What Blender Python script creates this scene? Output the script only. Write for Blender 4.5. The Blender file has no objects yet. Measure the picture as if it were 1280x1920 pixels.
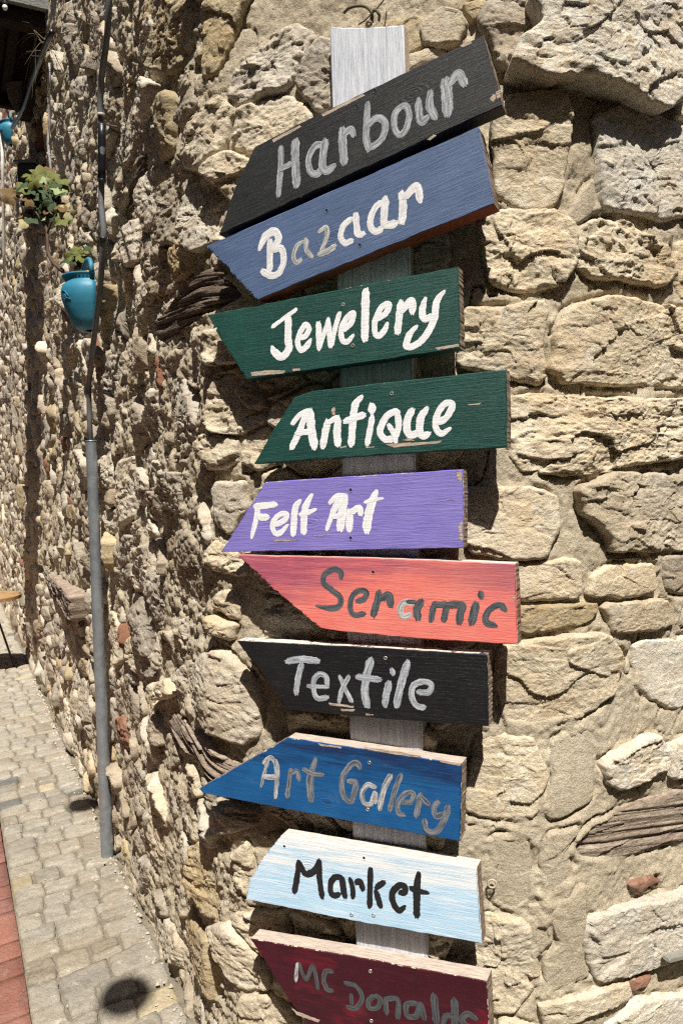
import bpy, bmesh, math, random
import numpy as np
from mathutils import Matrix, Vector

# ------------------------------------------------------------ camera, sky, sun
scene = bpy.context.scene
COL = scene.collection
R = math.radians
F = 1443.0
CAM = Vector((0, 0, 1.5))
CROT = Matrix.Rotation(math.pi / 2 - R(2.3), 4, 'X') @ Matrix.Rotation(R(-1.5), 4, 'Z')
cd = bpy.data.cameras.new('camera')
cd.sensor_fit = 'VERTICAL'; cd.sensor_height = 36; cd.lens = F / 1920 * 36
cd.clip_start = 0.05; cd.clip_end = 400
cam = bpy.data.objects.new('camera', cd); COL.objects.link(cam)
cam.matrix_world = Matrix.Translation(CAM) @ CROT
scene.camera = cam

SUN_EL = 57.0
LIGHT = Vector((-0.12 * math.cos(R(SUN_EL)), 0.99 * math.cos(R(SUN_EL)), -math.sin(R(SUN_EL)))).normalized()
world = bpy.data.worlds.new('World'); scene.world = world; world.use_nodes = True
wn = world.node_tree.nodes; bg = wn['Background']
sky = wn.new('ShaderNodeTexSky'); sky.sky_type = 'NISHITA'; sky.sun_disc = False
sky.sun_elevation = R(SUN_EL); sky.sun_rotation = math.atan2(-LIGHT.x, -LIGHT.y)
sky.air_density = 1.0; sky.dust_density = 1.2
world.node_tree.links.new(sky.outputs[0], bg.inputs[0]); bg.inputs[1].default_value = 0.05
sd = bpy.data.lights.new('sun', 'SUN'); sd.energy = 5.0; sd.angle = R(0.55); sd.color = (1.0, 0.94, 0.84)
sun = bpy.data.objects.new('sun', sd); COL.objects.link(sun)
sun.rotation_euler = LIGHT.to_track_quat('-Z', 'Y').to_euler()
sun.location = (0, -3, 6)
vs = scene.view_settings
vs.view_transform = 'Standard'; vs.look = 'None'; vs.gamma = 1; vs.exposure = 0.7; vs.use_curve_mapping = False
scene.render.engine = 'CYCLES'
scene.cycles.max_bounces = 5
scene.cycles.use_denoising = False
scene.cycles.filter_width = 1.25
scene.cycles.sample_clamp_indirect = 3.0

random.seed(7)
rng = np.random.default_rng(11)

# ------------------------------------------------------------ helpers: rays
def ray(px, py):
    return (CROT.to_3x3() @ Vector(((px - 640) / F, -(py - 960) / F, -1.0)))

CR3 = np.array(CROT.to_3x3())
def project(P):
    q = (np.asarray(P, float) - np.array(CAM)) @ CR3
    return 640 + F * q[..., 0] / -q[..., 2], 960 - F * q[..., 1] / -q[..., 2], -q[..., 2]

def ground_pt(px, py, z=0.0):
    d = ray(px, py); t = (z - CAM.z) / d.z
    return CAM + d * t

# ------------------------------------------------------------ helpers: noise
def _hash(ix, iy, seed):
    h = (ix.astype(np.int64) * 374761393 + iy.astype(np.int64) * 668265263 + int(seed) * 974634777) & 0xFFFFFFFF
    h = ((h ^ (h >> 13)) * 1274126177) & 0xFFFFFFFF
    h = ((h ^ (h >> 16)) * 2246822519) & 0xFFFFFFFF
    h = h ^ (h >> 15)
    return (h & 0xFFFFFF) / float(0xFFFFFF)

def vnoise(x, y, seed=0):
    x = np.asarray(x, float); y = np.asarray(y, float)
    ix = np.floor(x); iy = np.floor(y); fx = x - ix; fy = y - iy
    fx = fx * fx * fx * (fx * (fx * 6 - 15) + 10); fy = fy * fy * fy * (fy * (fy * 6 - 15) + 10)
    ix = ix.astype(np.int64); iy = iy.astype(np.int64)
    a = _hash(ix, iy, seed); b = _hash(ix + 1, iy, seed); c = _hash(ix, iy + 1, seed); d = _hash(ix + 1, iy + 1, seed)
    return (a + (b - a) * fx) * (1 - fy) + (c + (d - c) * fx) * fy - 0.5

def fbm(x, y, seed=0, octv=4, gain=0.5):
    s = 0; a = 1.0; t = 0
    for i in range(octv):
        s = s + a * vnoise(x + 17.3 * i, y - 9.1 * i, seed + i * 13); t += a; a *= gain; x = x * 2.03; y = y * 2.03
    return s / t * 2

def facet(x, y, seed=0, k=0.6, tilt=1.0):
    """broken-rock relief: the upper hull of many small tilted planes"""
    x = np.asarray(x, float) + 0.35 * vnoise(np.asarray(x) * 2.3, np.asarray(y) * 2.3, seed + 5)
    y = np.asarray(y, float) + 0.35 * vnoise(np.asarray(x) * 2.3 + 9, np.asarray(y) * 2.3 + 4, seed + 6)
    ix = np.floor(x).astype(np.int64); iy = np.floor(y).astype(np.int64)
    best = np.full(x.shape, -1e9)
    for dx in (-1, 0, 1):
        for dy in (-1, 0, 1):
            cx = ix + dx; cy = iy + dy
            px = cx + _hash(cx, cy, seed + 1); py = cy + _hash(cx, cy, seed + 2)
            tx = (_hash(cx, cy, seed + 3) - .5) * 2 * tilt; ty = (_hash(cx, cy, seed + 4) - .5) * 2 * tilt
            o = _hash(cx, cy, seed + 7) * 0.9
            ddx = x - px; ddy = y - py
            best = np.maximum(best, o + tx * ddx + ty * ddy - k * (ddx * ddx + ddy * ddy) * 1.4)
    return best - 0.55

def ledge(x, y, seed=0):
    """stepped fracture relief: nearest cell has its own tilted plane, so cells meet in small cliffs"""
    x = np.asarray(x, float) + 0.5 * vnoise(np.asarray(x) * 1.9, np.asarray(y) * 1.9, seed + 5)
    y = np.asarray(y, float) + 0.5 * vnoise(np.asarray(x) * 1.9 + 9, np.asarray(y) * 1.9 + 4, seed + 6)
    ix = np.floor(x).astype(np.int64); iy = np.floor(y).astype(np.int64)
    bd = np.full(x.shape, 1e9); best = np.zeros(x.shape)
    for dx in (-1, 0, 1):
        for dy in (-1, 0, 1):
            cx = ix + dx; cy = iy + dy
            px = cx + _hash(cx, cy, seed + 1); py = cy + _hash(cx, cy, seed + 2)
            tx = (_hash(cx, cy, seed + 3) - .5) * 1.6; ty = (_hash(cx, cy, seed + 4) - .5) * 1.6
            o = _hash(cx, cy, seed + 7)
            ddx = x - px; ddy = y - py
            d = ddx * ddx + ddy * ddy
            m = d < bd
            best = np.where(m, o + tx * ddx + ty * ddy, best); bd = np.where(m, d, bd)
    return best - 0.5

def sstep(a, b, x):
    t = np.clip((np.asarray(x, float) - a) / (b - a), 0, 1); return t * t * (3 - 2 * t)

# ------------------------------------------------------------ helpers: objects
def mesh_np(name, verts, faces4, mat=None, parent=None, smooth=False, mats=None, matidx=None):
    """verts (n,3) array, faces4 (m,4) or (m,3) array"""
    me = bpy.data.meshes.new(name)
    verts = np.asarray(verts, np.float32); faces = np.asarray(faces4, np.int32)
    k = faces.shape[1]
    me.vertices.add(len(verts)); me.vertices.foreach_set('co', verts.ravel())
    me.loops.add(faces.size); me.loops.foreach_set('vertex_index', faces.ravel())
    me.polygons.add(len(faces))
    me.polygons.foreach_set('loop_start', np.arange(0, faces.size, k, dtype=np.int32))
    me.update(calc_edges=True)
    if smooth: me.polygons.foreach_set('use_smooth', np.ones(len(faces), bool))
    for m in (mats or ([mat] if mat else [])): me.materials.append(m)
    if matidx is not None: me.polygons.foreach_set('material_index', np.asarray(matidx, np.int32))
    me.validate()
    o = bpy.data.objects.new(name, me); COL.objects.link(o)
    if parent: o.parent = parent
    return o

def bm_obj(name, bm, mat=None, parent=None, smooth=False, mats=None):
    me = bpy.data.meshes.new(name)
    if smooth:
        for f in bm.faces: f.smooth = True
    bm.normal_update(); bm.to_mesh(me); bm.free()
    for m in (mats or ([mat] if mat else [])): me.materials.append(m)
    o = bpy.data.objects.new(name, me); COL.objects.link(o)
    if parent: o.parent = parent
    return o

def tag(o, label=None, cat=None, group=None, kind=None):
    if label: o['label'] = label
    if cat: o['category'] = cat
    if group: o['group'] = group
    if kind: o['kind'] = kind
    return o

def thing(name, label, cat, loc=(0, 0, 0), group=None):
    o = bpy.data.objects.new(name, None); COL.objects.link(o); o.location = loc
    o.empty_display_size = 0.1
    return tag(o, label, cat, group)

def add_box(bm, cx, cy, cz, sx, sy, sz, rot=None):
    vs_ = []
    for dx in (-.5, .5):
        for dy in (-.5, .5):
            for dz in (-.5, .5):
                v = Vector((dx * sx, dy * sy, dz * sz))
                if rot: v = rot @ v
                vs_.append(bm.verts.new(v + Vector((cx, cy, cz))))
    for f in ((0, 1, 3, 2), (4, 6, 7, 5), (0, 4, 5, 1), (2, 3, 7, 6), (0, 2, 6, 4), (1, 5, 7, 3)):
        bm.faces.new([vs_[i] for i in f])

def tube(bm, pts, rad, n=10, cap=True):
    pts = [Vector(p) for p in pts]; rings = []
    rr = rad if hasattr(rad, '__len__') else [rad] * len(pts)
    up = None
    for i, p in enumerate(pts):
        t = (pts[min(i + 1, len(pts) - 1)] - pts[max(i - 1, 0)]).normalized()
        if up is None:
            up = t.orthogonal().normalized()
        up = (up - t * up.dot(t)).normalized(); s = t.cross(up)
        rings.append([bm.verts.new(p + (up * math.cos(2 * math.pi * k / n) + s * math.sin(2 * math.pi * k / n)) * rr[i]) for k in range(n)])
    for a, b in zip(rings, rings[1:]):
        for k in range(n): bm.faces.new((a[k], a[(k + 1) % n], b[(k + 1) % n], b[k]))
    if cap:
        bm.faces.new(rings[0][::-1]); bm.faces.new(rings[-1])

def catmull(pts, step):
    pts = [np.array(p, float) for p in pts]
    if len(pts) == 2:
        n = max(2, int(np.linalg.norm((pts[1] - pts[0])[:2]) / step) + 1)
        return [pts[0] + (pts[1] - pts[0]) * i / n for i in range(n + 1)]
    P = [2 * pts[0] - pts[1]] + pts + [2 * pts[-1] - pts[-2]]; out = []
    for i in range(1, len(P) - 2):
        n = max(1, int(np.linalg.norm((P[i + 1] - P[i])[:2]) / step))
        for k in range(n):
            t = k / n
            out.append(0.5 * ((2 * P[i]) + (-P[i - 1] + P[i + 1]) * t + (2 * P[i - 1] - 5 * P[i] + 4 * P[i + 1] - P[i + 2]) * t * t + (-P[i - 1] + 3 * P[i] - 3 * P[i + 1] + P[i + 2]) * t ** 3))
    out.append(P[-2]); return out

# ------------------------------------------------------------ materials
class NT:
    def __init__(s, name):
        s.m = bpy.data.materials.new(name); s.m.use_nodes = True
        s.t = s.m.node_tree; s.b = s.t.nodes['Principled BSDF']
        s.tc = s.t.nodes.new('ShaderNodeTexCoord')
    def n(s, typ, **kw):
        nd = s.t.nodes.new(typ)
        for k, v in kw.items(): setattr(nd, k, v)
        return nd
    def l(s, a, b): s.t.links.new(a, b)
    def coord(s, scale=(1, 1, 1), out='Object', loc=(0, 0, 0)):
        mp = s.n('ShaderNodeMapping'); mp.inputs['Scale'].default_value = scale; mp.inputs['Location'].default_value = loc
        s.l(s.tc.outputs[out], mp.inputs[0]); return mp.outputs[0]
    def noise(s, vec, scale, detail=6, rough=0.6, dist=0.0):
        nd = s.n('ShaderNodeTexNoise'); nd.inputs['Scale'].default_value = scale; nd.inputs['Detail'].default_value = detail
        nd.inputs['Roughness'].default_value = rough; nd.inputs['Distortion'].default_value = dist
        s.l(vec, nd.inputs['Vector']); return nd.outputs[0]
    def ramp(s, fac, stops, interp='LINEAR'):
        nd = s.n('ShaderNodeValToRGB'); cr = nd.color_ramp; cr.interpolation = interp
        while len(cr.elements) < len(stops): cr.elements.new(0.5)
        for e, (p, c) in zip(cr.elements, stops):
            e.position = p; e.color = (c, c, c, 1) if isinstance(c, (int, float)) else (*c, 1)
        s.l(fac, nd.inputs[0]); return nd.outputs[0]
    def mix(s, fac, a, b, mode='MIX'):
        nd = s.n('ShaderNodeMix', data_type='RGBA', blend_type=mode)
        for sock, v in ((nd.inputs[0], fac), (nd.inputs[6], a), (nd.inputs[7], b)):
            if isinstance(v, (int, float)): sock.default_value = v
            elif isinstance(v, tuple): sock.default_value = (*v, 1)
            else: s.l(v, sock)
        return nd.outputs[2]
    def math(s, op, a, b=0.0):
        nd = s.n('ShaderNodeMath', operation=op)
        for sock, v in ((nd.inputs[0], a), (nd.inputs[1], b)):
            if isinstance(v, (int, float)): sock.default_value = v
            else: s.l(v, sock)
        return nd.outputs[0]
    def bump(s, h, dist, strength=1.0, prev=None):
        nd = s.n('ShaderNodeBump'); nd.inputs['Distance'].default_value = dist; nd.inputs['Strength'].default_value = strength
        s.l(h, nd.inputs['Height'])
        if prev is not None: s.l(prev, nd.inputs['Normal'])
        return nd.outputs[0]
    def done(s, col=None, rough=0.8, normal=None, spec=0.3, metal=0.0):
        if col is not None:
            if isinstance(col, tuple): s.b.inputs['Base Color'].default_value = (*col, 1)
            else: s.l(col, s.b.inputs['Base Color'])
        if isinstance(rough, (int, float)): s.b.inputs['Roughness'].default_value = rough
        else: s.l(rough, s.b.inputs['Roughness'])
        s.b.inputs['Specular IOR Level'].default_value = spec; s.b.inputs['Metallic'].default_value = metal
        if normal is not None: s.l(normal, s.b.inputs['Normal'])
        return s.m

def stone_mat(name, c1, c2, c3, lichen=0.25, layered=False):
    """c1 body, c2 pale, c3 stain; each object shifts its own tone"""
    t = NT(name); v = t.coord()
    info = t.n('ShaderNodeObjectInfo')
    big = t.noise(v, 9, 5, .6, .4); mid = t.noise(v, 38, 6, .65, .6); fine = t.noise(v, 210, 5, .7)
    col = t.mix(t.ramp(big, [(.36, 0), (.66, 1)]), c1, c2)
    wide = t.noise(t.coord(loc=(1, 5, 9)), 3.2, 5, .6, .6)
    col = t.mix(t.math('MULTIPLY', t.ramp(wide, [(.48, 0), (.68, 1)]), .55), col, (c1[0] * .95, c1[1] * .80, c1[2] * .62))
    col = t.mix(t.math('MULTIPLY', t.ramp(wide, [(.30, 1), (.44, 0)]), .4), col, tuple(sum(c1) / 3 * k for k in (.86, .82, .76)))
    col = t.mix(t.math('MULTIPLY', t.ramp(mid, [(.5, 0), (.72, 1)]), .65), col, c3)
    lic = t.noise(t.coord((1, 1, 1), loc=(4, 7, 2)), 16, 9, .78, .3)
    col = t.mix(t.math('MULTIPLY', t.ramp(lic, [(.56 if lichen < .7 else .47, 0), (.63 if lichen < .7 else .55, 1)]), lichen), col, (.74, .72, .66))
    col = t.mix(t.math('MULTIPLY', t.ramp(t.noise(v, 120, 4, .7), [(.3, 1), (.44, 0)]), .45), col, tuple(x * .42 for x in c3))
    tone = t.ramp(info.outputs['Random'], [(0, (.80, .78, .76)), (.3, (1.0, .98, .94)), (.7, (1.1, 1.08, 1.04)), (1, (.95, .94, .93))])
    col = t.mix(1.0, col, tone, 'MULTIPLY')
    col = t.mix(t.math('MULTIPLY', t.ramp(fine, [(.35, 1), (.6, 0)]), .25), col, tuple(x * .6 for x in c1))
    n1 = t.bump(t.noise(v, 60, 8, .72, .5), .010, .9)
    if layered:
        n1 = t.bump(t.noise(t.coord((1, 1, 3)), 22, 6, .7, .8), .008, .5, n1)
    n2 = t.bump(fine, .0036, 1.0, n1)
    return t.done(col, .92, n2, .15)

M = {}
M['limestone'] = stone_mat('limestone', (.66, .57, .425), (.77, .70, .57), (.50, .41, .285), .6, True)
M['limestone_white'] = stone_mat('whitish limestone', (.66, .60, .49), (.80, .76, .68), (.46, .39, .30), .85)
M['ochre_stone'] = stone_mat('ochre stone', (.52, .42, .26), (.60, .52, .36), (.38, .29, .17), .3)
M['grey_stone'] = stone_mat('grey brown rubble stone', (.42, .37, .305), (.56, .515, .44), (.27, .225, .18), .4)
M['rubble_a'] = stone_mat('pale rubble stone', (.56, .50, .41), (.70, .655, .57), (.38, .32, .25), .6)
M['rubble_b'] = stone_mat('brown rubble stone', (.42, .355, .275), (.54, .475, .38), (.26, .21, .16), .3)
M['brick_frag'] = stone_mat('red brick fragment', (.30, .15, .10), (.38, .22, .16), (.22, .12, .085), .2)

def mortar_mat():
    t = NT('sandy lime mortar'); v = t.coord()
    a = t.noise(v, 5, 5, .6, .5); b = t.noise(v, 33, 7, .7); c = t.noise(v, 210, 5, .75)
    col = t.mix(t.ramp(a, [(.35, 0), (.65, 1)]), (.56, .475, .35), (.67, .59, .45))
    col = t.mix(t.math('MULTIPLY', t.ramp(b, [(.52, 0), (.75, 1)]), .5), col, (.33, .28, .21))
    col = t.mix(t.math('MULTIPLY', t.ramp(t.noise(v, 14, 8, .8), [(.6, 0), (.66, 1)]), .45), col, (.66, .62, .54))
    col = t.mix(t.math('MULTIPLY', t.ramp(t.noise(t.coord(loc=(8, 3, 1)), 7, 8, .75, .8), [(.54, 0), (.64, 1)]), .4), col, (.34, .29, .22))
    col = t.mix(t.math('MULTIPLY', t.ramp(c, [(.3, 1), (.5, 0)]), .45), col, (.20, .165, .12))
    n = t.bump(t.noise(v, 75, 8, .75, .3), .008, .9)
    n = t.bump(c, .0050, 1.0, n)
    return t.done(col, .95, n, .1)
M['mortar'] = mortar_mat()

def old_timber(name, c1, c2, axis=(1, 1, 9)):
    t = NT(name); v = t.coord(axis)
    g = t.noise(v, 11, 8, .65, 1.2); f_ = t.noise(t.coord(tuple(a * 2 for a in axis)), 30, 6, .7, .5)
    col = t.mix(t.ramp(g, [(.38, 0), (.62, 1)]), c1, c2)
    col = t.mix(t.math('MULTIPLY', t.ramp(f_, [(.35, 1), (.5, 0)]), .7), col, tuple(x * .25 for x in c1))
    n = t.bump(g, .012, .9); n = t.bump(f_, .004, .8, n)
    return t.done(col, .9, n, .15)
M['timber'] = old_timber('weathered wall timber', (.26, .20, .155), (.42, .35, .28))
M['timber_dark'] = old_timber('dark wall timber', (.12, .09, .07), (.23, .18, .14))

def plain(name, col, rough=.6, metal=0.0, spec=.4, bumps=None, var=0.25, vs_=14):
    t = NT(name); v = t.coord()
    a = t.noise(v, vs_, 6, .65)
    c = t.mix(t.ramp(a, [(.35, 0), (.65, 1)]), tuple(x * (1 - var) for x in col), tuple(min(1, x * (1 + var)) for x in col))
    n = t.bump(t.noise(v, bumps or 120, 5, .65), .0012, .7)
    return t.done(c, rough, n, spec, metal)

# ------------------------------------------------------------ plan of the wall (street side, cut corner, right face)
LD = np.array([-.451, .893]); LD /= np.linalg.norm(LD)          # left face runs away along this
def _plan():
    P = []
    e0 = np.array([-.482, 2.119]) + .035 * np.array([.893, .451])
    E = np.array([-.303, 1.81])                                   # edge between street face and cut corner
    Fp = np.array([.37, 1.68 - .43 * .37])                         # cut corner turns into right face
    RD = np.array([math.sin(R(62)), math.cos(R(62))])
    far = e0 + LD * 15.6; G = Fp + RD * 3.2
    raw = [far, E, Fp, G]
    # round the two edges
    def arc(A, B, C, cut, n=24):
        d1 = (A - B) / np.linalg.norm(A - B); d2 = (C - B) / np.linalg.norm(C - B)
        a = B + d1 * cut; c = B + d2 * cut
        return [(1 - t) ** 2 * a + 2 * t * (1 - t) * B + t * t * c for t in np.linspace(0, 1, n)]
    pts = [far] + arc(far, E, Fp, .07) + arc(E, Fp, G, .24) + [G]
    return np.array(pts)
PLAN = _plan()
_seg = np.linalg.norm(np.diff(PLAN, axis=0), axis=1)
_cum = np.concatenate([[0], np.cumsum(_seg)])
_u0 = _cum[12]                                                    # u = 0 at the street-side edge
UMIN, UMAX = -_u0, _cum[-1] - _u0
_dir = np.diff(PLAN, axis=0) / _seg[:, None]
_vn = np.zeros_like(PLAN); _vn[:-1] += _dir; _vn[1:] += _dir
_vn /= np.linalg.norm(_vn, axis=1)[:, None]
_nrm = np.stack([_vn[:, 1], -_vn[:, 0]], 1)                       # outward (towards the camera)
def wall_xy(u):
    s = np.asarray(u, float) + _u0
    return np.stack([np.interp(s, _cum, PLAN[:, 0]), np.interp(s, _cum, PLAN[:, 1])], -1)
def wall_n(u):
    s = np.asarray(u, float) + _u0
    n = np.stack([np.interp(s, _cum, _nrm[:, 0]), np.interp(s, _cum, _nrm[:, 1])], -1)
    return n / np.linalg.norm(n, axis=-1, keepdims=True)
def wall_pos(u, z, h):
    p = wall_xy(u) + wall_n(u) * np.asarray(h)[..., None]
    return np.concatenate([p, np.asarray(z, float)[..., None]], -1)
def wall_hit(px, py):
    d = ray(px, py); best = None
    for i in range(len(PLAN) - 1):
        a = PLAN[i]; e = PLAN[i + 1] - a
        det = d.x * -e[1] + e[0] * d.y
        if abs(det) < 1e-9: continue
        t = (a[0] * -e[1] + e[0] * a[1]) / det
        s = (d.x * a[1] - d.y * a[0]) / det
        if t > 0 and -1e-6 <= s <= 1 + 1e-6 and (best is None or t < best[0]):
            best = (t, _cum[i] + s * _seg[i] - _u0)
    if best is None: return None
    return best[1], CAM.z + d.z * best[0]

wall = thing('stone_wall', 'old rubble stone wall wrapping the street corner behind the painted signs', 'wall')

# ------------------------------------------------------------ wall stones
def roughen(poly, step, amp, seed):
    """resample a closed (u,z) polygon and roughen it"""
    P = np.array(poly, float)
    if np.sum(P[:, 0] * np.roll(P[:, 1], -1) - np.roll(P[:, 0], -1) * P[:, 1]) < 0: P = P[::-1]
    # chaikin once to soften the corners
    Q = np.roll(P, -1, 0); P = np.stack([P * .90 + Q * .10, P * .10 + Q * .90], 1).reshape(-1, 2)
    Q = np.roll(P, -1, 0); L = np.linalg.norm(Q - P, axis=1); cum = np.concatenate([[0], np.cumsum(L)])
    n = int(max(14, cum[-1] / step)); s = np.linspace(0, cum[-1], n, endpoint=False)
    PP = np.vstack([P, P[:1]])
    X = np.stack([np.interp(s, cum, PP[:, 0]), np.interp(s, cum, PP[:, 1])], 1)
    T = np.roll(X, -1, 0) - np.roll(X, 1, 0); T /= np.linalg.norm(T, axis=1)[:, None] + 1e-9
    N = np.stack([T[:, 1], -T[:, 0]], 1)
    nz = fbm(X[:, 0] / .035, X[:, 1] / .035, seed, 3) * amp
    return X + N * nz[:, None]

def stone_geo(poly, seed, px_per_m, prot=.02, edge=.014, relief=.010, dome=.006, tilt=(0, 0), detail=1.0, kind='rock', amp=.006):
    step = max(.003, 3.2 / px_per_m / detail)
    B = roughen(poly, step, amp, seed)
    C = B.mean(0)
    V = B - C; rad = np.linalg.norm(V, axis=1)
    nr = int(max(3, rad.mean() / step))
    rr = 1 - (np.arange(nr) / nr) ** 1.0
    rr = np.concatenate([[1.0, 1.0], rr[1:], [1e-3]])
    U = C[0] + V[:, 0][None] * rr[:, None]; Z = C[1] + V[:, 1][None] * rr[:, None]
    dist = (1 - rr)[:, None] * rad[None]
    S = seed * 3.7
    if kind == 'rock':
        h = relief * (1.0 * ledge(U / .15 + S, Z / .09 - S, seed) + .5 * facet(U / .07 + S, Z / .045, seed + 3, .3, 1.3) + .38 * ledge(U / .038 + S, Z / .022, seed + 31) * (.4 + sstep(-.2, .3, fbm(U / .12, Z / .1, seed + 8, 2))) + .3 * fbm(U / .03, Z / .022 + S, seed + 9, 4))
        h = h + relief * .16 * fbm(U / .008, Z / .006, seed + 12, 2)
    elif kind == 'rubble':
        rs_ = random.Random(seed * 17 + 3); ext = rad.mean()
        du, dz = U - C[0], Z - C[1]
        h = .02 * fbm(U / .2, Z / .2, seed, 1) + 0 * U
        a0 = rs_.uniform(0, 6.28); h = h - rs_.uniform(.0, .15) * np.abs(du * math.cos(a0) + dz * math.sin(a0))
        for q in range(rs_.randint(3, 5)):
            th_ = rs_.uniform(0, 6.28); r0 = rs_.uniform(.4, 1.0) * ext; sl_ = rs_.uniform(.3, 1.3)
            h = np.minimum(h, .004 - sl_ * (du * math.cos(th_) + dz * math.sin(th_) - r0))
        h = h + relief * (.45 * ledge(U / .05 + S, Z / .03 - S, seed) + .28 * ledge(U / .02 + S, Z / .012, seed + 3) + .25 * fbm(U / .012, Z / .012 + S, seed + 9, 3))
    else:                                                         # timber: ridges running along u
        h = relief * (1.1 * fbm(U / .7 + S, (Z + tilt[1] * 0 + .12 * (U - C[0])) / .009 + .35 * fbm(U / .2, Z / .1, seed + 2, 1), seed, 4) + .7 * ledge(U / .30, Z / .02, seed + 1))
    diag = np.array([U.max() - U.min(), Z.max() - Z.min()]) + 1e-6
    h = h + prot + dome * (1 - rr[:, None] ** 2) + tilt[0] * (U - C[0]) + tilt[1] * (Z - C[1])
    e = np.clip(1 - dist / edge, 0, 1)
    h = h - .75 * edge * e ** 2.2
    h[0] = np.minimum(h[1] - .012, -.03)
    pos = wall_pos(U, Z, h)
    m = B.shape[0]; nrow = len(rr)
    idx = np.arange(nrow * m).reshape(nrow, m)
    a = idx[:-1]; b = idx[1:]
    faces = np.stack([a, np.roll(a, -1, 1), np.roll(b, -1, 1), b], -1).reshape(-1, 4)
    return pos.reshape(-1, 3), faces, C

def px_scale(u, z):
    p = wall_pos(np.array(u), np.array(z), np.array(0.0))
    return F / project(p)[2]

def px_poly(pp):
    out = []
    for x, y in pp:
        h = wall_hit(x, y)
        if h: out.append(h)
    return out

def sdist(X, Y, poly):
    """signed distance (negative inside)"""
    P = np.array(poly); Q = np.roll(P, -1, 0)
    d = np.full(X.shape, 1e9); ins = np.zeros(X.shape, bool)
    for (ax, ay), (bx, by) in zip(P, Q):
        ex, ey = bx - ax, by - ay
        t = np.clip(((X - ax) * ex + (Y - ay) * ey) / (ex * ex + ey * ey + 1e-12), 0, 1)
        d = np.minimum(d, (X - ax - t * ex) ** 2 + (Y - ay - t * ey) ** 2)
        c = ((ay > Y) != (by > Y)) & (X < (bx - ax) * (Y - ay) / (by - ay + 1e-12) + ax)
        ins ^= c
    return np.where(ins, -1, 1) * np.sqrt(d)

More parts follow.
